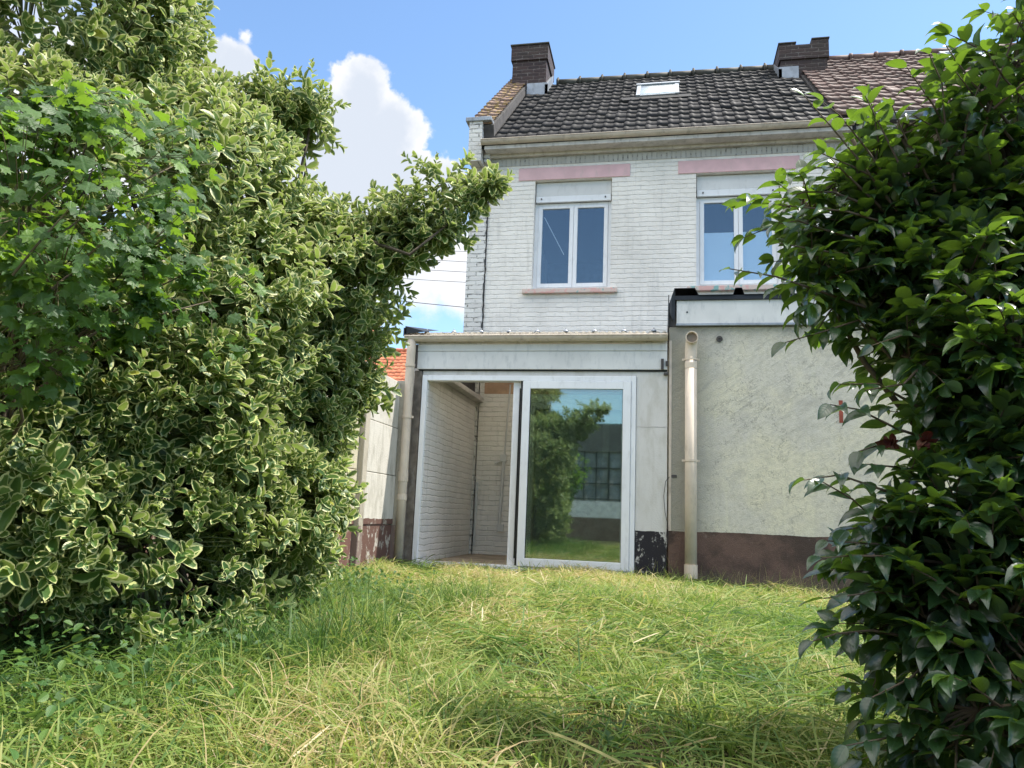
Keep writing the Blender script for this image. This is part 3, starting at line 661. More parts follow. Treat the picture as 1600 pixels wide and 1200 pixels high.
# broken junction box beside pier
mb = MB(); p = at(1040, 575, FY-.03); mb.box(p[0]-.05, p[0]-.02, FY-.06, FY-.037, p[2]-.02, p[2]+.10); mb.box(p[0]-.02, p[0]+.03, FY-.06, FY-.005, p[2]-.08, p[2]-.055); mb.box(p[0]-.0, p[0]+.03, FY-.05, FY-.037, p[2]+.02, p[2]+.075)
mb.build('broken_gutter_bracket', M['mortar_grey'], lt)
mb = MB(); pts = [at(x, y, FY-.02) for x, y in ((1046, 745), (1040, 752), (1037, 775), (1039, 800), (1044, 825), (1043, 850))]; mb.tube(pts, .0035, 5); mb.build('loose_cable', M['cable'], lt)

# ================================================================== BOUNDARY WALL
bw = thing('concrete_boundary_wall', 'whitewashed concrete panel garden wall with peeling brown base, left of the lean-to', 'wall', (-3, 5, 0))
ypost = [8.50, 7.36, 6.0, 4.5, 3.0, 1.5, 0, -1.5, -3]
for i in range(len(ypost)-1):
    for k in range(4):
        z0 = -.1 + k*.545; z1 = z0+.538
        MB().box(-3.06, -3.005+.006*((i*3+k*2) % 3), ypost[i+1]+.061, ypost[i]-.061, z0, z1).build('panel', M['panel'] if i == 0 else M['panel_cream'], bw, bevel=.006)
for y in ypost: MB().box(-3.09, -2.94, y-.06, y+.06, -.1, 2.10).build('post', M['post'], bw, bevel=.01)

# ================================================================== BACKGROUND LEFT
oh = thing('orange_roof_house', 'distant low house with orange tiled roof and small chimney pot seen past the lean-to', 'house', (-11, 27, 0))
MB().box(-18, -8.6, 26.8, 33, -.1, 5.2).build('wall', M['panel_cream'], oh)
rf = tiles('roof', -18.3, -8.4, 26.2, 5.0, 29.0, 6.95, M['tile_orange'], oh, per=.22, L=.32, seed=12)
mb = MB(); mb.prism([(26.3, 4.95), (29, 6.9), (33.4, 4.95), (33.4, 4.8), (29, 6.6), (26.3, 4.8)], -18.25, -8.45); sub(mb, 'roof_deck', M['board_grey'], oh, rf)
mb = MB(); x = -18.2
while x < -8.6: mb.tube([(x, 29, 6.96), (x+.38, 29, 6.96)], [.12, .10], 10); x += .4
sub(mb, 'ridge_tiles', M['tile_orange'], oh, rf)
p = at(580, 530, 29); mb = MB().box(p[0]-.3, p[0]+.3, 28.7, 29.3, 6.5, p[2]-.2); chn = mb.build('chimney', M['brick_red'], oh)
sub(MB().tube([(p[0], 29, p[2]-.25), (p[0], 29, p[2]+.45)], [.17, .12], 12), 'chimney_pot', M['pot'], oh, chn)
# aerial
q = lambda x, y: tuple(at(x, y, 28.6))
mb = MB(); mb.tube([q(592.5, 545), q(594.5, 488)], .025, 6); an_ = mb.build('aerial', M['aerial'], oh)
mb = MB(); mb.tube([q(585, 484), q(628, 484.5)], .018, 6)
for i in range(10): mb.tube([tuple(at(598+i*3.1, 482.3, 28.4)), tuple(at(598+i*3.1, 486.3, 28.8))], .010, 4)
mb.tube([q(586, 484), q(587, 488), q(594, 489), q(602, 488), q(603, 484)], .014, 5); mb.tube([q(585, 505), q(594, 496)], .016, 5)
for i in range(4): mb.tube([q(586+i*2.4, 499.5-i*2.2), q(590+i*2.4, 503-i*2.2)], .010, 4)
sub(mb, 'aerial_rods', M['aerial'], oh, an_)
ws = thing('white_brick_outhouse', 'small white brick outhouse with concrete capping left of the lean-to downpipe', 'outbuilding', (-3.8, 11.5, 0))
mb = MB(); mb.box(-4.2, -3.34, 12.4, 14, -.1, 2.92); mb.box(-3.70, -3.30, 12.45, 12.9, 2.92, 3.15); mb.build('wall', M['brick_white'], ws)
MB().box(-3.95, -3.25, 12.3, 13.1, 3.152, 3.27).build('capping', M['board_grey'], ws, bevel=.01)
# cables
for i, (a, b, how) in enumerate((((640, 390), (722, 393), 'highest of the five overhead cables left of the white house'), ((640, 404), (722, 409), 'second highest overhead cable left of the white house'),
                            ((640, 420), (722, 425), 'middle one of the five overhead cables left of the white house'), ((640, 436), (722, 441), 'second lowest overhead cable left of the white house'),
                            ((597, 467.5), (722, 480), 'lowest overhead cable, crossing the sky above the rooftop aerial'))):
    A = at(*a, 31); B = at(*b, 31); d = (B-A)/(B[0]-A[0]); mb = MB()
    pts = [A + d*(x-A[0]) + np.array([0, 0, .0022*((x+10)**2)]) for x in np.linspace(-24, -1, 14)]
    o = mb.tube(pts, .011 if i < 4 else .016, 5).build('overhead_cable', M['cable']); tag(o, how, 'cable', 'overhead cables crossing the sky')

# ================================================================== REAR BUILDING (seen reflected in the door)
rw = thing('rear_workshop', 'dark upper walled workshop with gridded windows, reflected in the sliding door glass', 'building', (-1, -8, 0))
mb = MB(); mb.box(-4.2, 7, -8.3, -8, 2.75, 3.68); mb.build('wall', plain('dark_cladding', (.10, .10, .105), .8), rw)
mb = MB(); mb.box(-4.2, 7, -8.3, -8, .62, 1.15); mb.build('spandrel', plain('white_band', (.62, .64, .63), .6), rw)
mb = MB(); mb.box(-4.2, 7, -8.3, -8, -.1, .62); mb.build('plinth', plain('red_base', (.13, .085, .07), .85), rw)
for i in range(9):
    x = -4.1 + i*1.2
    f_ = MB(); f_.box(x, x+1.2, -8.2, -8.1, 1.15, 2.75)
    o = f_.build('window', plain('workshop_glass_%d' % i, (.20+.1*(i % 3), .22+.1*(i % 3), .22+.1*(i % 3)), .3), rw)
    mb = MB()
    for k in range(4): mb.box(x+k*.39, x+k*.39+.03, -8.09, -8.03, 1.15, 2.75)
    for k in range(3): mb.box(x, x+1.2, -8.085, -8.04, 1.2+k*.5, 1.235+k*.5)
    sub(mb, 'glazing_bar', M['black'], rw, o)

# ================================================================== FOLIAGE TOOLS
def leaf_shader(name, cols, rough=.35, trans=.3, tcol=(.25, .45, .04), margin=None, coat=0, under=None, spec=.5):
    m, t = mat(name); a = t.attr('lf')['Vector']; s = t.sep(a); r = s[2]
    rr = t.new('ShaderNodeValToRGB'); t.put(rr.inputs[0], r)
    els = rr.color_ramp.elements
    els[0].position = 0; els[0].color = (*cols[0][1], 1); els[1].position = cols[1][0]; els[1].color = (*cols[1][1], 1)
    for p_, c_ in cols[2:]: e = els.new(p_); e.color = (*c_, 1)
    c = rr.outputs[0]
    au = t.math('ABSOLUTE', s[0])
    P = t.pos()
    c = t.mix(t.math('MULTIPLY', t.step(t.noise(P, 90, 3)[0], .35, .7), .35), c, t.mix(1, c, (.55, .6, .5), 'MULTIPLY'))
    c = t.mix(t.step(au, .10, .02, 0, .35), c, tuple(min(1, k*2.2+.03) for k in cols[0][1]))
    tc = t.mix(1, c, tcol, 'MULTIPLY') if False else tcol
    if margin:
        nn = t.noise(t.comb(t.math('MULTIPLY', s[0], 1.2), t.math('MULTIPLY', s[1], 3), t.math('MULTIPLY', r, 37)), 1.6, 3)[0]
        e = t.math('SUBTRACT', t.math('MINIMUM', t.math('SUBTRACT', 1, au), t.math('MULTIPLY', t.math('SUBTRACT', 1, s[1]), 2.2)), t.math('MULTIPLY', t.math('SUBTRACT', nn, .42), .55))
        mk = t.step(e, .20, .30, 1, 0)
        mc = t.mix(t.step(t.noise(t.comb(r, r, r), 91, 1)[0], .4, .6), margin[0], margin[1])
        c = t.mix(mk, c, mc); tc = t.mix(mk, tcol, tuple(k*.9 for k in margin[0]))
    if under: c = t.mix(t.new('ShaderNodeNewGeometry').outputs['Backfacing'], c, under)
    vein = t.math('SINE', t.math('ADD', t.math('MULTIPLY', s[1], 42), t.math('MULTIPLY', au, -9)))
    h = t.math('ADD', t.math('MULTIPLY', vein, .12), t.step(au, 0, .15))
    p = pbr(t, c, rough, t.bump(h, .35, .002), spec=spec, **({'Coat Weight': coat, 'Coat Roughness': .22} if coat else {}))
    tl = t.new('ShaderNodeBsdfTranslucent'); t.put(tl.inputs[0], tc)
    mx = t.new('ShaderNodeMixShader'); mx.inputs[0].default_value = trans; t.l.new(p, mx.inputs[1]); t.l.new(tl.outputs[0], mx.inputs[2])
    finish(t, mx.outputs[0]); return m

def leaf_template(ws, ts, fold=.18, droop=.25, tipcurl=0):
    """ws half widths (fraction of width unit 1 = full leaf width), ts positions along; first and last are points"""
    v = []; uv = []; f = []
    n = len(ts)
    for i, (t_, w_) in enumerate(zip(ts, ws)):
        z = -droop*t_*t_ - tipcurl*max(0, t_-.7)**2*4
        v.append((0, t_, z)); uv.append((0, t_))
        if 0 < i < n-1:
            v += [(-w_, t_, z+fold*w_), (w_, t_, z+fold*w_)]; uv += [(-1, t_), (1, t_)]
    idx = [0] + [1+3*(i-1) for i in range(1, n-1)]; last = 1+3*(n-2)
    f += [(0, 1, 2), (0, 3, 1)]
    for i in range(1, n-2):
        a, b = idx[i], idx[i+1]; f += [(a, b, b+1, a+1), (a, a+2, b+2, b)]
    a = idx[n-2]; f += [(a, last, a+1), (a, a+2, last)]
    uv[0] = (0, 0); uv[last] = (0, 1)
    return np.array(v), f, np.array(uv)
def nrm(a): return a/np.maximum(1e-9, np.linalg.norm(a, axis=-1, keepdims=True))
def rdir(n, rg): return nrm(rg.normal(0, 1, (n, 3)))
class SN:   # cheap smooth 3-D noise
    def __init__(s, seed, f, n=12): g = np.random.default_rng(seed); s.k = nrm(g.normal(0, 1, (n, 3)))*f*g.uniform(.6, 1.8, (n, 1)); s.p = g.random(n)*6.28
    def __call__(s, p): return np.sin(p@s.k.T + s.p).sum(-1)/math.sqrt(len(s.p)/2)

def surface_points(lobes, n, rg, noise, amp, inset=(0, 1)):
    """points on the noisy skin of a union of balls; returns points, outward normals"""
    C = np.array([l[0] for l in lobes]); R = np.array([l[1] for l in lobes])
    w_ = R**1.6/np.sum(R**1.6); k = rg.choice(len(R), n*3, p=w_); d = rdir(n*3, rg)
    ins = rg.uniform(*inset, n*3)
    p = C[k] + d*np.maximum(R[k] - ins, .2*R[k])[:, None]*np.array([1, 1, .95])
    p = p + d*(noise(p)*amp)[:, None]
    dist = np.linalg.norm(p[:, None] - C[None], axis=2) - R[None] - noise(p)[:, None]*amp
    ok = dist.min(1) > -ins - .05
    p, d = p[ok][:n], d[ok][:n]
    return p, d
def px_lobes(L): 
    out = []
    for (x, y, r, Y) in L:
        c = at(x, y, Y); dist = np.linalg.norm(c - np.array([0, 0, CAMZ])); ct = (ray(x, y)/np.linalg.norm(ray(x, y)))@FW
        out.append((c, r*dist*ct/1200))
    return out

# ================================================================== VARIEGATED EUONYMUS
EU = px_lobes([(300, 150, 50, 3.4), (345, 175, 48, 3.5), (235, 50, 55, 3.2), (270, 100, 45, 3.3), (40, 60, 200, 2.75), (170, 70, 105, 3.0), (220, 130, 82, 3.1), (315, 225, 82, 3.5), (385, 190, 60, 3.6), (432, 185, 45, 3.65), (468, 178, 32, 3.7), (490, 168, 20, 3.7), (412, 142, 26, 3.6),
               (240, 290, 190, 3.25), (40, 320, 210, 2.7), (375, 365, 85, 3.7), (470, 380, 62, 3.85), (545, 375, 50, 3.95), (610, 352, 38, 4.0), (655, 352, 36, 4.0), (700, 330, 34, 4.05), (742, 306, 28, 4.05), (768, 292, 16, 4.05), (690, 282, 16, 4.05),
               (640, 375, 42, 3.95), (680, 360, 26, 4.0), (590, 400, 55, 3.95), (470, 430, 120, 3.85), (540, 470, 70, 4.0), (300, 480, 190, 3.3), (60, 560, 200, 2.55),
               (510, 540, 72, 4.1), (545, 590, 48, 4.2), (570, 612, 26, 4.25), (420, 610, 140, 3.8), (475, 670, 72, 4.1), (240, 680, 190, 3.05), (60, 760, 160, 2.5), (400, 760, 120, 3.7), (470, 770, 55, 4.0), (520, 790, 18, 4.1),
               (465, 840, 52, 4.0), (400, 850, 90, 3.7), (230, 840, 130, 3.0), (30, 880, 80, 2.45), (485, 890, 26, 4.1)])
EU = [(c_ - np.array([0, 0, .03]), max(.66*r_, r_ - .075)) for c_, r_ in EU] + px_lobes([(60, -70, 150, 2.9), (180, -60, 110, 3.1)])
EUM = leaf_shader('variegated_leaf', [(0, (.034, .085, .024)), (.5, (.052, .120, .032)), (.93, (.12, .21, .035)), (1.0, (.45, .42, .06))], rough=.42, trans=.34, tcol=(.34, .46, .09),
                  margin=((.64, .65, .32), (.54, .58, .22)), coat=0, under=(.16, .22, .09), spec=.35)
EV, EF, EUV = leaf_template([0, .26, .48, .50, .34, 0], [0, .12, .36, .62, .86, 1], fold=.30, droop=.16)
eu = thing('variegated_shrub', 'huge variegated shrub with cream edged green leaves filling the left side', 'shrub', (-2.2, 3.9, 0))
def shoots(P, D, rg, nleaf=10, size=(.056, .102), slen=.12, wr=.48, up=.5):
    n = len(P); sd = nrm(D*.75 + np.array([0, 0, up]) + np.array([0, -.12, 0]) + rg.normal(0, .33, (n, 3)))
    e1 = nrm(np.cross(sd, rdir(n, rg))); e2 = np.cross(sd, e1)
    O, AX, AY, AZ, RN = [], [], [], [], []
    shade = rg.random(n); ssc = rg.uniform(.72, 1.22, n)
    for j in range(nleaf):
        pr_ = j//2; ang = (pr_ % 2)*math.pi/2 + (j % 2)*math.pi + rg.normal(0, .25, n)
        fr = pr_/(nleaf/2 - 1)                      # 0 at tip ... 1 at base
        rad = e1*np.cos(ang)[:, None] + e2*np.sin(ang)[:, None]
        th = np.radians(22 + 50*fr) + rg.normal(0, .17, n)
        l = nrm(sd*np.cos(th)[:, None] + rad*np.sin(th)[:, None] + np.array([0, 0, -.10])*fr)
        nn_ = nrm(sd*np.sin(th)[:, None] - rad*np.cos(th)[:, None]); wx = nrm(np.cross(l, nn_)); nn_ = np.cross(wx, l)
        sz = rg.uniform(*size, n)*(.62 + .38*fr)*ssc
        O.append(P + sd*(slen*(1-fr*.85))[None, None].reshape(1, 1) if False else P + sd*(slen*(1 - fr*.85))); AX.append(wx*(sz*wr*rg.uniform(.85, 1.15, n))[:, None]); AY.append(l*sz[:, None]); AZ.append(nn_*(sz*rg.uniform(.5, 1.5, n))[:, None])
        RN.append(np.clip(shade*.55 + rg.random(n)*.45*.98 + (rg.random(n) > .992)*.6, 0, 1))
    return [np.concatenate(a) for a in (O, AX, AY, AZ)] + [np.concatenate(RN)]
rgE = np.random.default_rng(21); nzE = SN(4, 5.2)
Pa, Da = surface_points(EU, 5000, rgE, nzE, .085, (-.06, .05)); Pb, Db = surface_points(EU, 2200, rgE, nzE, .085, (.08, .26))
sh = shoots(np.concatenate([Pa, Pb]), np.concatenate([Da, Db]), rgE)
keep = (sh[0][:, 2] > .05) & (sh[0][:, 0] > -2.9)
sh = [a[keep] for a in sh]
instmesh('foliage', EV, EF, sh[0], sh[1], sh[2], sh[3], [EUM], EUV, sh[4], eu)
M['bark'] = plain('bark', (.11, .085, .06), .9, .4, 12, .9, 60)
M['bark_green'] = plain('green_twig', (.13, .15, .06), .7, .3)
def wiggle(a, b, n, amt, rg, sag=0):
    a = np.array(a, float); b = np.array(b, float); t_ = np.linspace(0, 1, n)[:, None]; p = a + (b-a)*t_
    p[1:-1] += rg.normal(0, amt, (n-2, 3)); p[:, 2] += sag*(t_[:, 0]*(1-t_[:, 0])); return p
mb = MB(); base = np.array([-2.25, 4.0, -.08])
for i, (c_, r_) in enumerate(EU):
    j = rgE.uniform(-.12, .12, 2); mid = base + np.array([j[0], j[1], .25 + .3*(i % 3)]); 
    via = at(330, 600, 3.75) if c_[0] > -1.9 and c_[2] > 1.2 else None
    if via is None: p1 = wiggle(base + np.array([j[0], j[1], 0]), c_, 9, .03, rgE, .12)
    else:
        v2 = at(430, 430, 3.95) if c_[0] > -1.5 else (via+c_)/2
        p1 = np.concatenate([wiggle(base + np.array([j[0], j[1], 0]), via, 4, .03, rgE), wiggle(via, v2, 3, .02, rgE)[1:], wiggle(v2, c_, 4, .02, rgE, .05)[1:]])
    mb.tube([tuple(q_) for q_ in p1], np.linspace(.030, .007, len(p1)), 7)
# the long bare limb under the projecting branch
A = at(480, 355, 3.80); B = at(640, 398, 3.75); Cc = at(700, 350, 3.9)
mb.tube([tuple(A), tuple((A+B)/2+np.array([0, 0, .02])), tuple(B), tuple(Cc)], [.016, .013, .009, .006], 7)
mb.build('trunk', M['bark'], eu, smooth=True)
mb = MB(); C_ = np.array([l[0] for l in EU]); 
for k in rgE.choice(len(Pa), 1500, replace=False):
    d = np.linalg.norm(C_-Pa[k], axis=1); c_ = C_[np.argmin(d)]; a_ = Pa[k] + (c_-Pa[k])*.8
    mb.tube([tuple(a_), tuple((a_+Pa[k])/2 + rgE.normal(0, .012, 3)), tuple(Pa[k]+Da[k]*.06)], [.005, .0035, .002], 4, caps=False)
mb.build('twigs', M['bark_green'], eu)

# ================================================================== LOBED LEAF BUSH (left foreground)
LV = [(0, .42, .0)]; LU = [(0, .5)]
lob = [(0, 0), (.20, .03), (.30, .16), (.50, .14), (.44, .28), (.62, .42), (.44, .46), (.36, .52), (.42, .74), (.24, .70), (.13, .72), (0, 1.0)]
rim = lob + [(-a, b) for a, b in lob[-2:0:-1]]
for a, b in rim: LV.append((a, b, -.18*(a*a*2) - .12*(b-.42)**2 + .04*math.sin(a*9+b*7))); LU.append((a*1.5, b))
LF = [(0, i+1, (i+1) % len(rim)+1) for i in range(len(rim))]
LBM = leaf_shader('lobed_leaf', [(0, (.030, .075, .022)), (.55, (.045, .105, .025)), (.85, (.075, .155, .028)), (1.0, (.14, .26, .035))], rough=.48, trans=.38, tcol=(.24, .42, .03), under=(.11, .17, .09), spec=.35)
lb = thing('lobed_leaf_bush', 'plain green bush with lobed leaves growing in front of the cream edged shrub', 'shrub', (-2.35, 2.15, 0))
LB = px_lobes([(330, 470, 26, 2.6), (170, 175, 32, 2.25), (60, 560, 40, 1.95), (270, 260, 30, 2.5), (60, 150, 34, 2.0), (20, 210, 75, 1.95), (120, 215, 65, 2.1), (30, 340, 100, 1.85), (140, 330, 95, 2.0), (215, 400, 80, 2.15), (90, 440, 80, 1.9), (255, 330, 45, 2.4), (230, 470, 55, 2.15), (295, 425, 32, 2.3), (30, 500, 50, 1.85), (150, 250, 60, 2.1), (190, 520, 36, 2.2), (110, 150, 30, 2.0), (-60, 300, 120, 1.9), (-50, 450, 120, 1.9)])
rgL = np.random.default_rng(5); nzL = SN(9, 7)
Pl, Dl = surface_points(LB, 2500, rgL, nzL, .10, (-.03, .12)); n = len(Pl)
nl = nrm(np.array([.25, -.35, .8]) + Dl*.45 + rgL.normal(0, .42, (n, 3))); dl = nrm(np.cross(nl, rdir(n, rgL)) + np.array([.25, -.05, -.5])); wx = nrm(np.cross(dl, nl)); nl = np.cross(wx, dl)
sz = rgL.uniform(.026, .062, n)
instmesh('foliage', LV, LF, Pl, wx*(sz*1.05)[:, None], dl*sz[:, None], nl*sz[:, None], [LBM], LU, rgL.random(n)**1.6, lb, smooth=False)
mb = MB(); CL = np.array([l[0] for l in LB]); bs = np.array([-2.35, 2.15, -.08])
for c_ in CL: h_ = np.array([-2.2, 2.25, c_[2]*.75]); pp = np.concatenate([wiggle(bs + rgL.uniform(-.05, .05, 3)*np.array([1, 1, 0]), h_, 4, .02, rgL), wiggle(h_, c_, 5, .015, rgL, .1)[1:]]); mb.tube([tuple(q_) for q_ in pp], np.linspace(.010, .002, 8), 6)
mb.build('trunk', M['bark'], lb, smooth=True)
mb = MB()
for k in rgL.choice(n, 500, replace=False):
    c_ = CL[np.argmin(np.linalg.norm(CL-Pl[k], axis=1))]; mb.tube([tuple(Pl[k]+(c_-Pl[k])*.6), tuple(Pl[k])], [.0016, .0009], 4, caps=False)
for (a, b, c2_) in (((20, 430, 1.72), (60, 380, 1.70), (112, 322, 1.74)),): mb.tube([tuple(at(*a)), tuple(at(*b)), tuple(at(*c2_))], [.004, .0035, .002], 6)
mb.build('twigs', plain('red_twig', (.12, .10, .05), .7), lb)

# ================================================================== CAMELLIA (right)
CMM = leaf_shader('camellia_leaf', [(0, (.012, .034, .018)), (.5, (.020, .054, .024)), (.86, (.040, .105, .026)), (1.0, (.15, .25, .035))], rough=.34, trans=.18, tcol=(.34, .60, .04), coat=.6, under=(.05, .095, .045), spec=.5)
CV, CF, CUV = leaf_template([0, .32, .48, .50, .40, .20, 0], [0, .12, .30, .50, .70, .88, 1], fold=.26, droop=.16, tipcurl=.35)
ca = thing('glossy_leaved_shrub', 'large dark green shrub with glossy pointed leaves filling the right side', 'shrub', (1.55, 2.6, 0))
CAOUT = []
rgC = np.random.default_rng(31)
cmb = MB()
def sprigs(P0, D, rg, L=(.12, .25), step=.030, size=(.060, .104)):
    n = len(P0)
    for i in range(n):
        ln = rg.uniform(*L); k = max(4, int(ln/step)); d = D[i] + np.array([0, 0, .25]); d = d/np.linalg.norm(d); p = P0[i].copy(); pts = [tuple(p)]; sag = rg.uniform(.01, .05)
        side = np.cross(d, [0, 0, 1.]); side /= max(1e-6, np.linalg.norm(side)); new = rg.random() < .22
        for j in range(k):
            d = d + np.array([0, 0, -sag]) + rg.normal(0, .05, 3); d /= np.linalg.norm(d); p = p + d*step; pts.append(tuple(p))
            fr = j/(k-1)
            for s_ in ((1,) if j < k-1 else (1, -1, 0)):
                sd_ = side*(1 if j % 2 else -1)*s_ if s_ else side*0
                l = d*(.55 + .3*fr) + sd_*.75 + np.array([0, 0, rg.uniform(-.45, .25)]) + rg.normal(0, .25, 3); l /= np.linalg.norm(l)
                up_ = np.array([0, 0, 1.]) + rg.normal(0, .35, 3); wx_ = np.cross(l, up_); wx_ /= np.linalg.norm(wx_); nn_ = np.cross(wx_, l)
                sz_ = rg.uniform(*size)*(1 - .2*fr)
                CAOUT.append((p, wx_*sz_*.52*rg.uniform(.85, 1.15), l*sz_, nn_*sz_*rg.uniform(.4, 1.5), min(1, (rg.random()*.6 + (.38 if new and fr > .3 else 0)))))
        c0 = CC[np.argmin(np.linalg.norm(CC - P0[i], axis=1))]; cmb.tube([tuple(c0), tuple((c0+P0[i])/2 + rg.normal(0, .01, 3))] + pts, np.linspace(.0045, .0012, len(pts)+2), 4, caps=False)
def px_sprig(pts, Y0, Y1, step=.036, size=(.060, .092), new=0, w=.003):
    """a twig given by real points at stated depths, alternate leaves along it"""
    rg = rgC; K = [at(x+22, y, Y0 + (Y1-Y0)*i/(len(pts)-1)) for i, (x, y) in enumerate(pts)]
    q_ = []
    for i in range(len(K)-1):
        m_ = max(2, int(np.linalg.norm(K[i+1]-K[i])/step)); q_ += [K[i] + (K[i+1]-K[i])*j/m_ for j in range(m_)]
    q_.append(K[-1]); q_ = np.array(q_); N_ = len(q_)
    cmb.tube([tuple(a) for a in q_], np.linspace(w*1.6, .0014, N_), 6, caps=False)
    start = int(N_*.15)
    for j in range(start, N_):
        d = q_[min(j+1, N_-1)] - q_[max(j-1, 0)]; d /= np.linalg.norm(d); side = np.cross(d, [0, 0, 1.]); side /= max(1e-6, np.linalg.norm(side))
        for s_ in ((1,) if j < N_-1 else (0,)):
            l = d*.7 + side*(.8 if j % 2 else -.8)*s_ + np.array([0, 0, rg.uniform(-.55, .05)]) + rg.normal(0, .12, 3); l /= np.linalg.norm(l)
            up_ = np.array([0, -.25, 1.]) + rg.normal(0, .3, 3); wx_ = np.cross(l, up_); wx_ /= np.linalg.norm(wx_); nn_ = np.cross(wx_, l); sz_ = rg.uniform(*size)*(1-.25*j/N_)
            CAOUT.append((q_[j], wx_*sz_*.52, l*sz_, nn_*sz_*rg.uniform(.4, 1.5), min(1., rg.random()*.5 + new)))
CA = px_lobes([(1410, 215, 18, 2.45), (1465, 175, 18, 2.45), (1540, 150, 26, 2.45), (1590, 100, 28, 2.45), (1630, 60, 40, 2.45), (1330, 215, 14, 2.45), (1255, 315, 18, 2.5), (1790, 430, 150, 2.55), (1790, 700, 150, 2.5), (1770, 950, 130, 2.4), (1330, 395, 30, 2.5), (1400, 300, 26, 2.5), (1300, 290, 24, 2.5), (1365, 245, 20, 2.5), (1440, 260, 22, 2.5), (1262, 370, 22, 2.5), (1500, 215, 20, 2.5), (1280, 440, 24, 2.45), (1570, 330, 120, 2.5), (1490, 320, 62, 2.5), (1420, 365, 82, 2.5), (1345, 360, 58, 2.5), (1290, 410, 38, 2.5), (1270, 330, 28, 2.5), (1340, 290, 35, 2.5),
               (1500, 440, 120, 2.4), (1400, 440, 75, 2.5), (1330, 450, 50, 2.5), (1580, 560, 140, 2.3), (1480, 540, 75, 2.4), (1560, 720, 145, 2.25), (1470, 650, 62, 2.35), (1420, 560, 38, 2.4), 
               (1500, 830, 105, 2.25), (1420, 830, 62, 2.3), (1415, 900, 55, 2.25), (1375, 920, 30, 2.3), (1560, 980, 150, 2.15), (1450, 975, 78, 2.2), (1385, 985, 36, 2.3),
               (1530, 1110, 90, 2.1), (1620, 1100, 120, 2.1), (1650, 700, 160, 2.3), (1660, 400, 170, 2.5), (1650, 900, 170, 2.2), (1570, 225, 36, 2.5), (1620, 170, 40, 2.5)])
CC = np.array([l[0] for l in CA]); nzC = SN(14, 6)
Pc, Dc = surface_points(CA, 1080, rgC, nzC, .06, (.20, .32)); Pd, Dd = surface_points(CA, 500, rgC, nzC, .05, (.30, .48))
sprigs(Pc, Dc*.9 + rgC.normal(0, .3, Dc.shape), rgC); sprigs(Pd, Dd*.7 + rgC.normal(0, .4, Dd.shape), rgC)
for pts, a, b, new in (([(1330, 480), (1250, 452), (1190, 432), (1118, 420)], 2.4, 2.2, .15), ([(1370, 560), (1320, 500), (1265, 518), (1205, 535)], 2.4, 2.25, .0),
                       ([(1440, 690), (1380, 670), (1320, 640), (1275, 632)], 2.3, 2.05, .0), ([(1420, 720), (1370, 690), (1320, 705)], 2.3, 2.1, .0),
                       ([(1400, 860), (1350, 815), (1310, 780), (1262, 752)], 2.25, 2.0, .05), ([(1400, 830), (1340, 820), (1300, 828)], 2.25, 2.1, .0),
                       ([(1450, 880), (1380, 870), (1310, 868), (1262, 872)], 2.2, 2.0, .25), ([(1420, 1000), (1340, 985), (1285, 990), (1248, 1002)], 2.2, 2.05, .0),
                       ([(1380, 330), (1320, 250), (1270, 190), (1235, 150)], 2.4, 2.3, .45), ([(1420, 340), (1380, 250), (1350, 190), (1330, 150)], 2.4, 2.3, .45), ([(1340, 380), (1270, 360), (1225, 345), (1195, 350)], 2.4, 2.3, .35), 
                       ([(1330, 320), (1280, 300), (1235, 300), (1200, 310)], 2.4, 2.3, .35),
                       ([(1400, 330), (1330, 230), (1290, 180), (1262, 158)], 2.42, 2.3, .42), ([(1440, 300), (1390, 210), (1372, 165)], 2.42, 2.3, .4), ([(1390, 300), (1310, 260), (1262, 240)], 2.42, 2.3, .38), ([(1360, 330), (1290, 262), (1240, 262)], 2.42, 2.3, .3), ([(1560, 220), (1500, 150), (1470, 110)], 2.42, 2.3, .3), ([(1600, 180), (1545, 120), (1520, 80)], 2.4, 2.25, .2), ([(1480, 260), (1440, 170), (1395, 105)], 2.4, 2.3, .3), ([(1560, 200), (1490, 120), (1455, 70)], 2.4, 2.3, .25),
                       ([(1640, 120), (1585, 60), (1560, 20)], 2.4, 2.25, .2), ([(1400, 360), (1300, 330), (1190, 320)], 2.42, 2.25, .3), ([(1380, 400), (1280, 395), (1195, 380)], 2.42, 2.25, .2),
                       ([(1440, 800), (1370, 770), (1290, 742), (1235, 750)], 2.25, 2.0, .0), ([(1430, 870), (1350, 850), (1270, 845)], 2.25, 2.05, .1), ([(1440, 940), (1350, 925), (1265, 935)], 2.2, 2.0, .1), ([(1420, 640), (1350, 600), (1290, 600)], 2.3, 2.1, .0), ([(1440, 760), (1380, 730), (1330, 725)], 2.3, 2.1, .0),
                       ([(1470, 300), (1455, 200), (1450, 130), (1430, 85)], 2.4, 2.25, .25), ([(1470, 290), (1440, 200), (1405, 180)], 2.4, 2.3, .25), ([(1480, 250), (1490, 180), (1510, 130)], 2.4, 2.3, .3), 
                       ([(1500, 260), (1530, 150), (1560, 60), (1590, 0), (1600, -30)], 2.4, 2.2, .2), ([(1530, 170), (1590, 120), (1640, 100)], 2.35, 2.2, .2), ([(1480, 560), (1400, 520), (1340, 540)], 2.35, 2.15, .1), 
                       ([(1460, 1000), (1400, 1060), (1340, 1090)], 2.15, 2.0, .05), ([(1430, 560), (1390, 600), (1330, 610)], 2.3, 2.1, .0), ([(1460, 1120), (1380, 1150), (1300, 1165)], 2.1, 1.95, .3)):
    px_sprig(pts, a, b, new=new)
C5 = [np.array([c[i] for c in CAOUT]) for i in range(5)]
instmesh('foliage', CV, CF, C5[0], C5[1], C5[2], C5[3], [CMM], CUV, C5[4], ca)
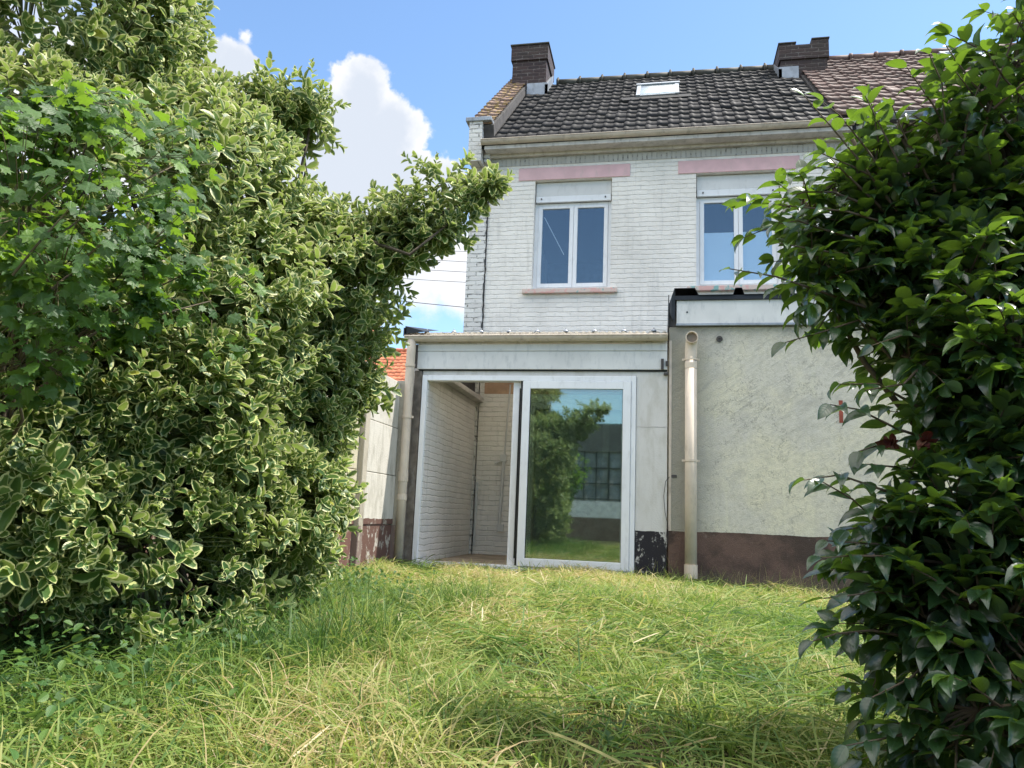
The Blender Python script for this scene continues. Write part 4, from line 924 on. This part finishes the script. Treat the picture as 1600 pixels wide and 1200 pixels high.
cmb.build('twigs', plain('camellia_twig', (.10, .075, .05), .8), ca)
mb = MB(); bs = np.array([1.62, 2.75, -.12])
for i, (c_, r_) in enumerate(CA): mb.tube([tuple(q_) for q_ in wiggle(bs + rgC.uniform(-.07, .07, 3)*np.array([1, 1, 0]), c_, 7, .03, rgC, .05)], np.linspace(.022, .006, 7), 7)
mb.build('trunk', M['bark'], ca, smooth=True)
PM = leaf_shader('faded_petal', [(0, (.050, .012, .012)), (.5, (.075, .022, .016)), (1, (.10, .05, .03))], rough=.7, trans=.1, tcol=(.2, .03, .02), spec=.2)
for (fx, fy) in ((1447, 688), (1392, 690)):
    c_ = at(fx, fy, 2.14); n = 11; l = nrm(rgC.normal(0, 1, (n, 3)) + np.array([-.1, -.8, -.5])); wx = nrm(np.cross(l, rdir(n, rgC))); nn_ = np.cross(wx, l); sz = rgC.uniform(.016, .036, n)
    instmesh('faded_flower', CV, CF, np.tile(c_, (n, 1)), wx*(sz*.8)[:, None], l*sz[:, None], nn_*(sz*1.5)[:, None], [PM], CUV, rgC.random(n), ca)

# ================================================================== GRASS
def blade_tv(N, rg, bend, segs=4):
    """(N,K,3) template: x across, y along horizontal lean, z up"""
    t_ = np.linspace(0, 1, segs+1); w_ = np.array([1, .95, .8, .5, .08])[:segs+1]
    K = 2*(segs+1); out = np.zeros((N, K, 3))
    ang = bend[:, None]*t_[None]      # bend angle from vertical
    start = rg.uniform(.0, .5, N)[:, None]
    th = start + ang
    dy = np.sin(th); dz = np.cos(th)
    y = np.concatenate([np.zeros((N, 1)), np.cumsum((dy[:, 1:]+dy[:, :-1])/2/segs, 1)], 1); z = np.concatenate([np.zeros((N, 1)), np.cumsum((dz[:, 1:]+dz[:, :-1])/2/segs, 1)], 1)
    out[:, 0::2, 0] = -w_/2; out[:, 1::2, 0] = w_/2
    out[:, 0::2, 1] = y; out[:, 1::2, 1] = y; out[:, 0::2, 2] = z; out[:, 1::2, 2] = z
    return out
BF = [(2*i, 2*i+1, 2*i+3, 2*i+2) for i in range(4)]; BU = [(u, i/4) for i in range(5) for u in (-1, 1)]
m, t = mat('grass_blade'); s = t.sep(t.attr('lf')['Vector'])
rr = t.new('ShaderNodeValToRGB'); t.put(rr.inputs[0], s[2]); e = rr.color_ramp.elements
e[0].color = (.045, .10, .026, 1); e[1].position = 1; e[1].color = (.62, .54, .36, 1)
for p_, c_ in ((.25, (.095, .175, .036)), (.45, (.18, .255, .055)), (.60, (.28, .32, .095)), (.75, (.40, .36, .16)), (.87, (.40, .29, .16))): x_ = e.new(p_); x_.color = (*c_, 1)
p = pbr(t, rr.outputs[0], .55, spec=.3); tl = t.new('ShaderNodeBsdfTranslucent'); t.put(tl.inputs[0], t.mix(1, rr.outputs[0], (1.35, 1.4, 1.0), 'MULTIPLY'))
mx = t.new('ShaderNodeMixShader'); mx.inputs[0].default_value = .4; t.l.new(p, mx.inputs[1]); t.l.new(tl.outputs[0], mx.inputs[2]); finish(t, mx.outputs[0]); GM = m
rgG = np.random.default_rng(77); nA, nB, nC_ = SN(31, 1.5), SN(32, 5), SN(33, 14)
def field(n, x0, x1, ya, yb, bias=0):
    x = rgG.uniform(x0, x1, n); y = ya + (yb-ya)*rgG.random(n)
    return np.stack([x, y, gz(x, y)], 1)
def blades(P, hmin, hmax, bendlo, bendhi, wmin, wmax, dry, lift=0, patch=1):
    n = len(P); q_ = P*np.array([1, 1, 0]); tall = .78 + .42*np.clip(nB(q_)*.7 + nA(q_+3)*.4, -1.2, 1.2)*patch; tall = np.maximum(tall, .3)
    h = rgG.uniform(hmin, hmax, n)*tall; bend = rgG.uniform(bendlo, bendhi, n)
    a = rgG.uniform(0, 6.283, n) + 1.2*nA(q_); hd = np.stack([np.cos(a), np.sin(a), np.zeros(n)], 1); sd = np.stack([-np.sin(a), np.cos(a), np.zeros(n)], 1); tw = rgG.normal(0, .5, n)
    w_ = rgG.uniform(wmin, wmax, n); up_ = np.tile([0, 0, 1.], (n, 1)); O = P.copy(); O[:, 2] += lift*rgG.random(n)
    sx = sd*np.cos(tw)[:, None] + up_*np.sin(tw)[:, None]
    c = dry - .05 + .07*nA(q_) + .08*nB(q_+5) + .06*nC_(q_) + rgG.normal(0, .16, n) 
    c += .20*np.exp(-((q_[:, 0]+.55)**2/.45 + (q_[:, 1]-4.3)**2/1.1)) + .16*np.exp(-((q_[:, 0]+.2)**2/.9 + (q_[:, 1]-7.6)**2/.4))
    # lusher green at the foot of the left shrub and on the right
    c -= .22*np.clip((-q_[:, 0]*1.0 - 1.0)/1.0, 0, 1)*np.clip((6.5-q_[:, 1])/2, 0, 1); c += .04*np.clip((q_[:, 1]-5.5)/1.5, 0, 1)
    return blade_tv(n, rgG, bend), O, sx*w_[:, None], hd*h[:, None], up_*h[:, None], np.clip(c, 0, 1)
sets = []
def inside(P): return P[~((P[:, 1] > 8.50) & (P[:, 0] > -3.1))]
for (n, x0, x1, ya, yb, hs, ww) in ((36000, -2.4, 2.6, 1.3, 3.2, (.05, .13), (.0022, .0042)), (52000, -2.9, 3.2, 3.2, 5.6, (.05, .13), (.0028, .005)), (60000, -2.95, 4.3, 5.6, 8.5, (.05, .125), (.0035, .006)), (9000, -4.0, 5.0, -1.5, 1.4, (.05, .12), (.004, .006))):
    sets.append(blades(inside(field(int(n*.62), x0, x1, ya, yb)), *hs, .1, 1.1, ww[0]*1.35, ww[1]*1.6, .46))
for (n, x0, x1, ya, yb, hs, ww) in ((13000, -2.4, 2.6, 1.3, 3.2, (.12, .26), (.0022, .0042)), (22000, -2.9, 3.2, 3.2, 5.6, (.12, .26), (.0028, .0046)), (22000, -2.95, 4.3, 5.6, 8.5, (.10, .22), (.0032, .0055))):
    sets.append(blades(inside(field(n, x0, x1, ya, yb)), *hs, 1.2, 2.1, ww[0]*1.2, ww[1]*1.6, .54, lift=.03))   # flattened, mown stems lying over
def tufts(nt, per, x0, x1, ya, yb, hs, ww, dry):
    c_ = inside(field(nt*2, x0, x1, ya, yb)); c_ = c_[nB(c_*np.array([1, 1, 0])) > -.1][:nt]; P = np.repeat(c_, per, 0) + rgG.normal(0, .016, (len(c_)*per, 3))*np.array([1, 1, 0])
    b_ = blades(P, *hs, .3, 1.5, *ww, dry, patch=.5); k = np.repeat(rgG.uniform(.55, 1.15, len(c_)), per)[:, None]; cc_ = np.repeat(rgG.normal(0, .14, len(c_)), per)
    return b_[0], b_[1], b_[2], b_[3]*k, b_[4]*k, np.clip(b_[5]+cc_, 0, 1)
sets.append(tufts(420, 26, -2.4, 2.4, 1.6, 3.4, (.09, .19), (.004, .008), .34)); sets.append(tufts(700, 24, -2.8, 3.2, 3.4, 5.8, (.09, .20), (.0045, .009), .36)); sets.append(tufts(650, 20, -2.9, 4.2, 5.8, 8.4, (.08, .18), (.005, .010), .42))
sets.append(tufts(330, 22, -2.6, -1.1, 2.7, 5.6, (.16, .36), (.0035, .007), .30)); sets.append(tufts(120, 18, 1.0, 2.4, 2.2, 4.5, (.12, .26), (.0035, .007), .36))
tv = np.concatenate([s_[0] for s_ in sets]); AL = [np.concatenate([s_[k] for s_ in sets]) for k in range(1, 6)]
o = instmesh('grass', tv, BF, AL[0], AL[1], AL[2], AL[3], [GM], BU, AL[4]); tag(o, 'rough half dry grass, mown and lying over', 'grass', kind='stuff')
def hay(P, lmin, lmax, wmin, wmax, lift, dry):      # straight cut stalks lying across each other
    n = len(P); q_ = P*np.array([1, 1, 0]); a = rgG.uniform(0, 6.283, n)*.6 + 2.2*nA(q_) + rgG.normal(0, .5, n); L_ = rgG.uniform(lmin, lmax, n)
    hd = np.stack([np.cos(a), np.sin(a), np.zeros(n)], 1); sd = np.stack([-np.sin(a), np.cos(a), np.zeros(n)], 1); up_ = np.tile([0, 0, 1.], (n, 1))
    el = rgG.normal(.10, .28, n); t_ = np.linspace(0, 1, 5); tv_ = np.zeros((n, 10, 3)); cv = rgG.normal(0, .18, n)
    tv_[:, 0::2, 0] = -.5; tv_[:, 1::2, 0] = .5; tv_[:, -2:, 0] *= .2
    for k in (0, 1): tv_[:, k::2, 1] = t_*np.cos(el)[:, None]; tv_[:, k::2, 2] = t_*np.sin(el)[:, None] - (t_*t_)[None]*np.abs(cv)[:, None]
    tv_[:, :, 0] += 0; tw = rgG.normal(0, .6, n); O = P.copy(); O[:, 2] += .015 + lift*rgG.random(n)**1.3
    w_ = rgG.uniform(wmin, wmax, n); sx = sd*np.cos(tw)[:, None] + up_*np.sin(tw)[:, None]
    c = dry - .05 + .06*nA(q_) + .10*nB(q_) + rgG.normal(0, .17, n) - .20*np.clip((-q_[:, 0]-1.0), 0, 1)*np.clip((6.5-q_[:, 1])/2, 0, 1)
    return tv_, O, sx*w_[:, None], hd*L_[:, None], up_*L_[:, None], np.clip(c, 0, 1)
hs_ = [hay(inside(field(11000, -2.4, 2.6, 1.3, 3.2)), .05, .22, .0030, .0068, .09, .56), hay(inside(field(17000, -2.9, 3.2, 3.2, 5.6)), .06, .24, .0035, .0075, .09, .56), hay(inside(field(15000, -2.95, 4.3, 5.6, 8.4)), .06, .22, .004, .008, .08, .62)]
hs_.append(hay(inside(field(6000, .1, 1.9, 2.3, 5.2)), .08, .26, .0035, .0070, .12, .42)); hs_.append(hay(inside(field(2600, -1.2, .3, 3.4, 5.4)), .06, .20, .0035, .0070, .10, .80))
tv = np.concatenate([s_[0] for s_ in hs_]); HL = [np.concatenate([s_[k] for s_ in hs_]) for k in range(1, 6)]
o = instmesh('cut_grass', tv, BF, HL[0], HL[1], HL[2], HL[3], [GM], BU, HL[4]); tag(o, 'pale cut grass stalks lying tangled on the lawn', 'cut grass', kind='stuff')
# taller stems with seed heads, along the wall feet and scattered
P = np.concatenate([field(500, -2.4, 3.2, 1.6, 7.5), np.stack([rgG.uniform(-2.9, 3.0, 420), rgG.uniform(8.25, 8.52, 420), np.full(420, -.05)], 1)])
tv, O, ax, ay, az, c = blades(P, .18, .36, .1, 1.0, .0022, .0034, .62, patch=.3)
o = instmesh('tall_grass_stems', tv, BF, O, ax, ay, az, [GM], BU, c); tag(o, 'long pale grass stems standing out of the lawn', 'grass', kind='stuff')
# broad leaved weeds and ground cover
WM = leaf_shader('weed_leaf', [(0, (.034, .085, .026)), (.5, (.055, .13, .034)), (1.0, (.13, .22, .05))], rough=.5, trans=.35, tcol=(.22, .38, .06), under=(.10, .16, .07), spec=.3)
def rosette(P, rg, nl, size, elev):
    n = len(P); O, AX, AY, AZ, R_ = [], [], [], [], []
    for j in range(nl):
        a = 2.4*j + rg.normal(0, .3, n); e_ = rg.uniform(*elev, n); l = np.stack([np.cos(a)*np.cos(e_), np.sin(a)*np.cos(e_), np.sin(e_)], 1)
        s_ = np.stack([-np.sin(a), np.cos(a), np.zeros(n)], 1); nn_ = np.cross(s_, l); nn_ *= np.sign(nn_[:, 2:3]+1e-9); s_ = np.cross(l, nn_)
        z_ = rg.uniform(*size, n); O.append(P + np.array([0, 0, .02])); AX.append(s_*(z_*.34)[:, None]); AY.append(l*z_[:, None]); AZ.append(nn_*z_[:, None]); R_.append(rg.random(n))
    return [np.concatenate(k) for k in (O, AX, AY, AZ, R_)]
ros = rosette(np.concatenate([field(22, -2.3, 2.4, 2.2, 4.5), field(90, -2.8, 3.4, 4.5, 8.3), field(90, -2.6, -1.0, 2.2, 5.5)]), rgG, 7, (.035, .10), (.1, 1.2))
o = instmesh('broadleaf_weeds', CV, CF, ros[0], ros[1], ros[2], ros[3], [WM], CUV, ros[4]); tag(o, 'broad leaved weeds scattered through the grass', 'weeds', kind='stuff')
n = 6500; x = rgG.uniform(-3.0, -.9, n); y = rgG.uniform(1.4, 6.0, n); lim = -1.15 - .14*(y-2) + .12*nB(np.stack([x, y, x*0], 1)); ok = x < lim + rgG.normal(0, .12, n); x, y = x[ok], y[ok]; n = len(x)
P = np.stack([x, y, gz(x, y) + rgG.random(n)*(.05+.16*np.clip((lim[ok]-x)/.4, 0, 1))], 1)
nn_ = nrm(np.array([.1, -.3, 1]) + rgG.normal(0, .7, (n, 3))); dl = nrm(np.cross(nn_, rdir(n, rgG))); wx = np.cross(dl, nn_); sz = rgG.uniform(.012, .034, n)
h2 = n//2; o2 = instmesh('nettle_leaves', EV, EF, P[h2:] + np.array([0, 0, .05]), wx[h2:]*(sz[h2:]*.7)[:, None], dl[h2:]*(sz[h2:]*1.15)[:, None], nn_[h2:]*sz[h2:, None], [WM], EUV, rgG.random(n-h2)); tag(o2, 'small pointed weed leaves tangled under the cream edged shrub', 'weeds', kind='stuff')
o = instmesh('ground_ivy', LV, LF, P[:h2], (wx*sz[:, None])[:h2], (dl*sz[:, None])[:h2], (nn_*sz[:, None])[:h2], [WM], LU, rgG.random(h2)*.7, smooth=False); tag(o, 'low green ground cover under the cream edged shrub', 'ground cover', kind='stuff')
# drop helper keys
for o in bpy.data.objects:
    if '_base' in o: del o['_base']
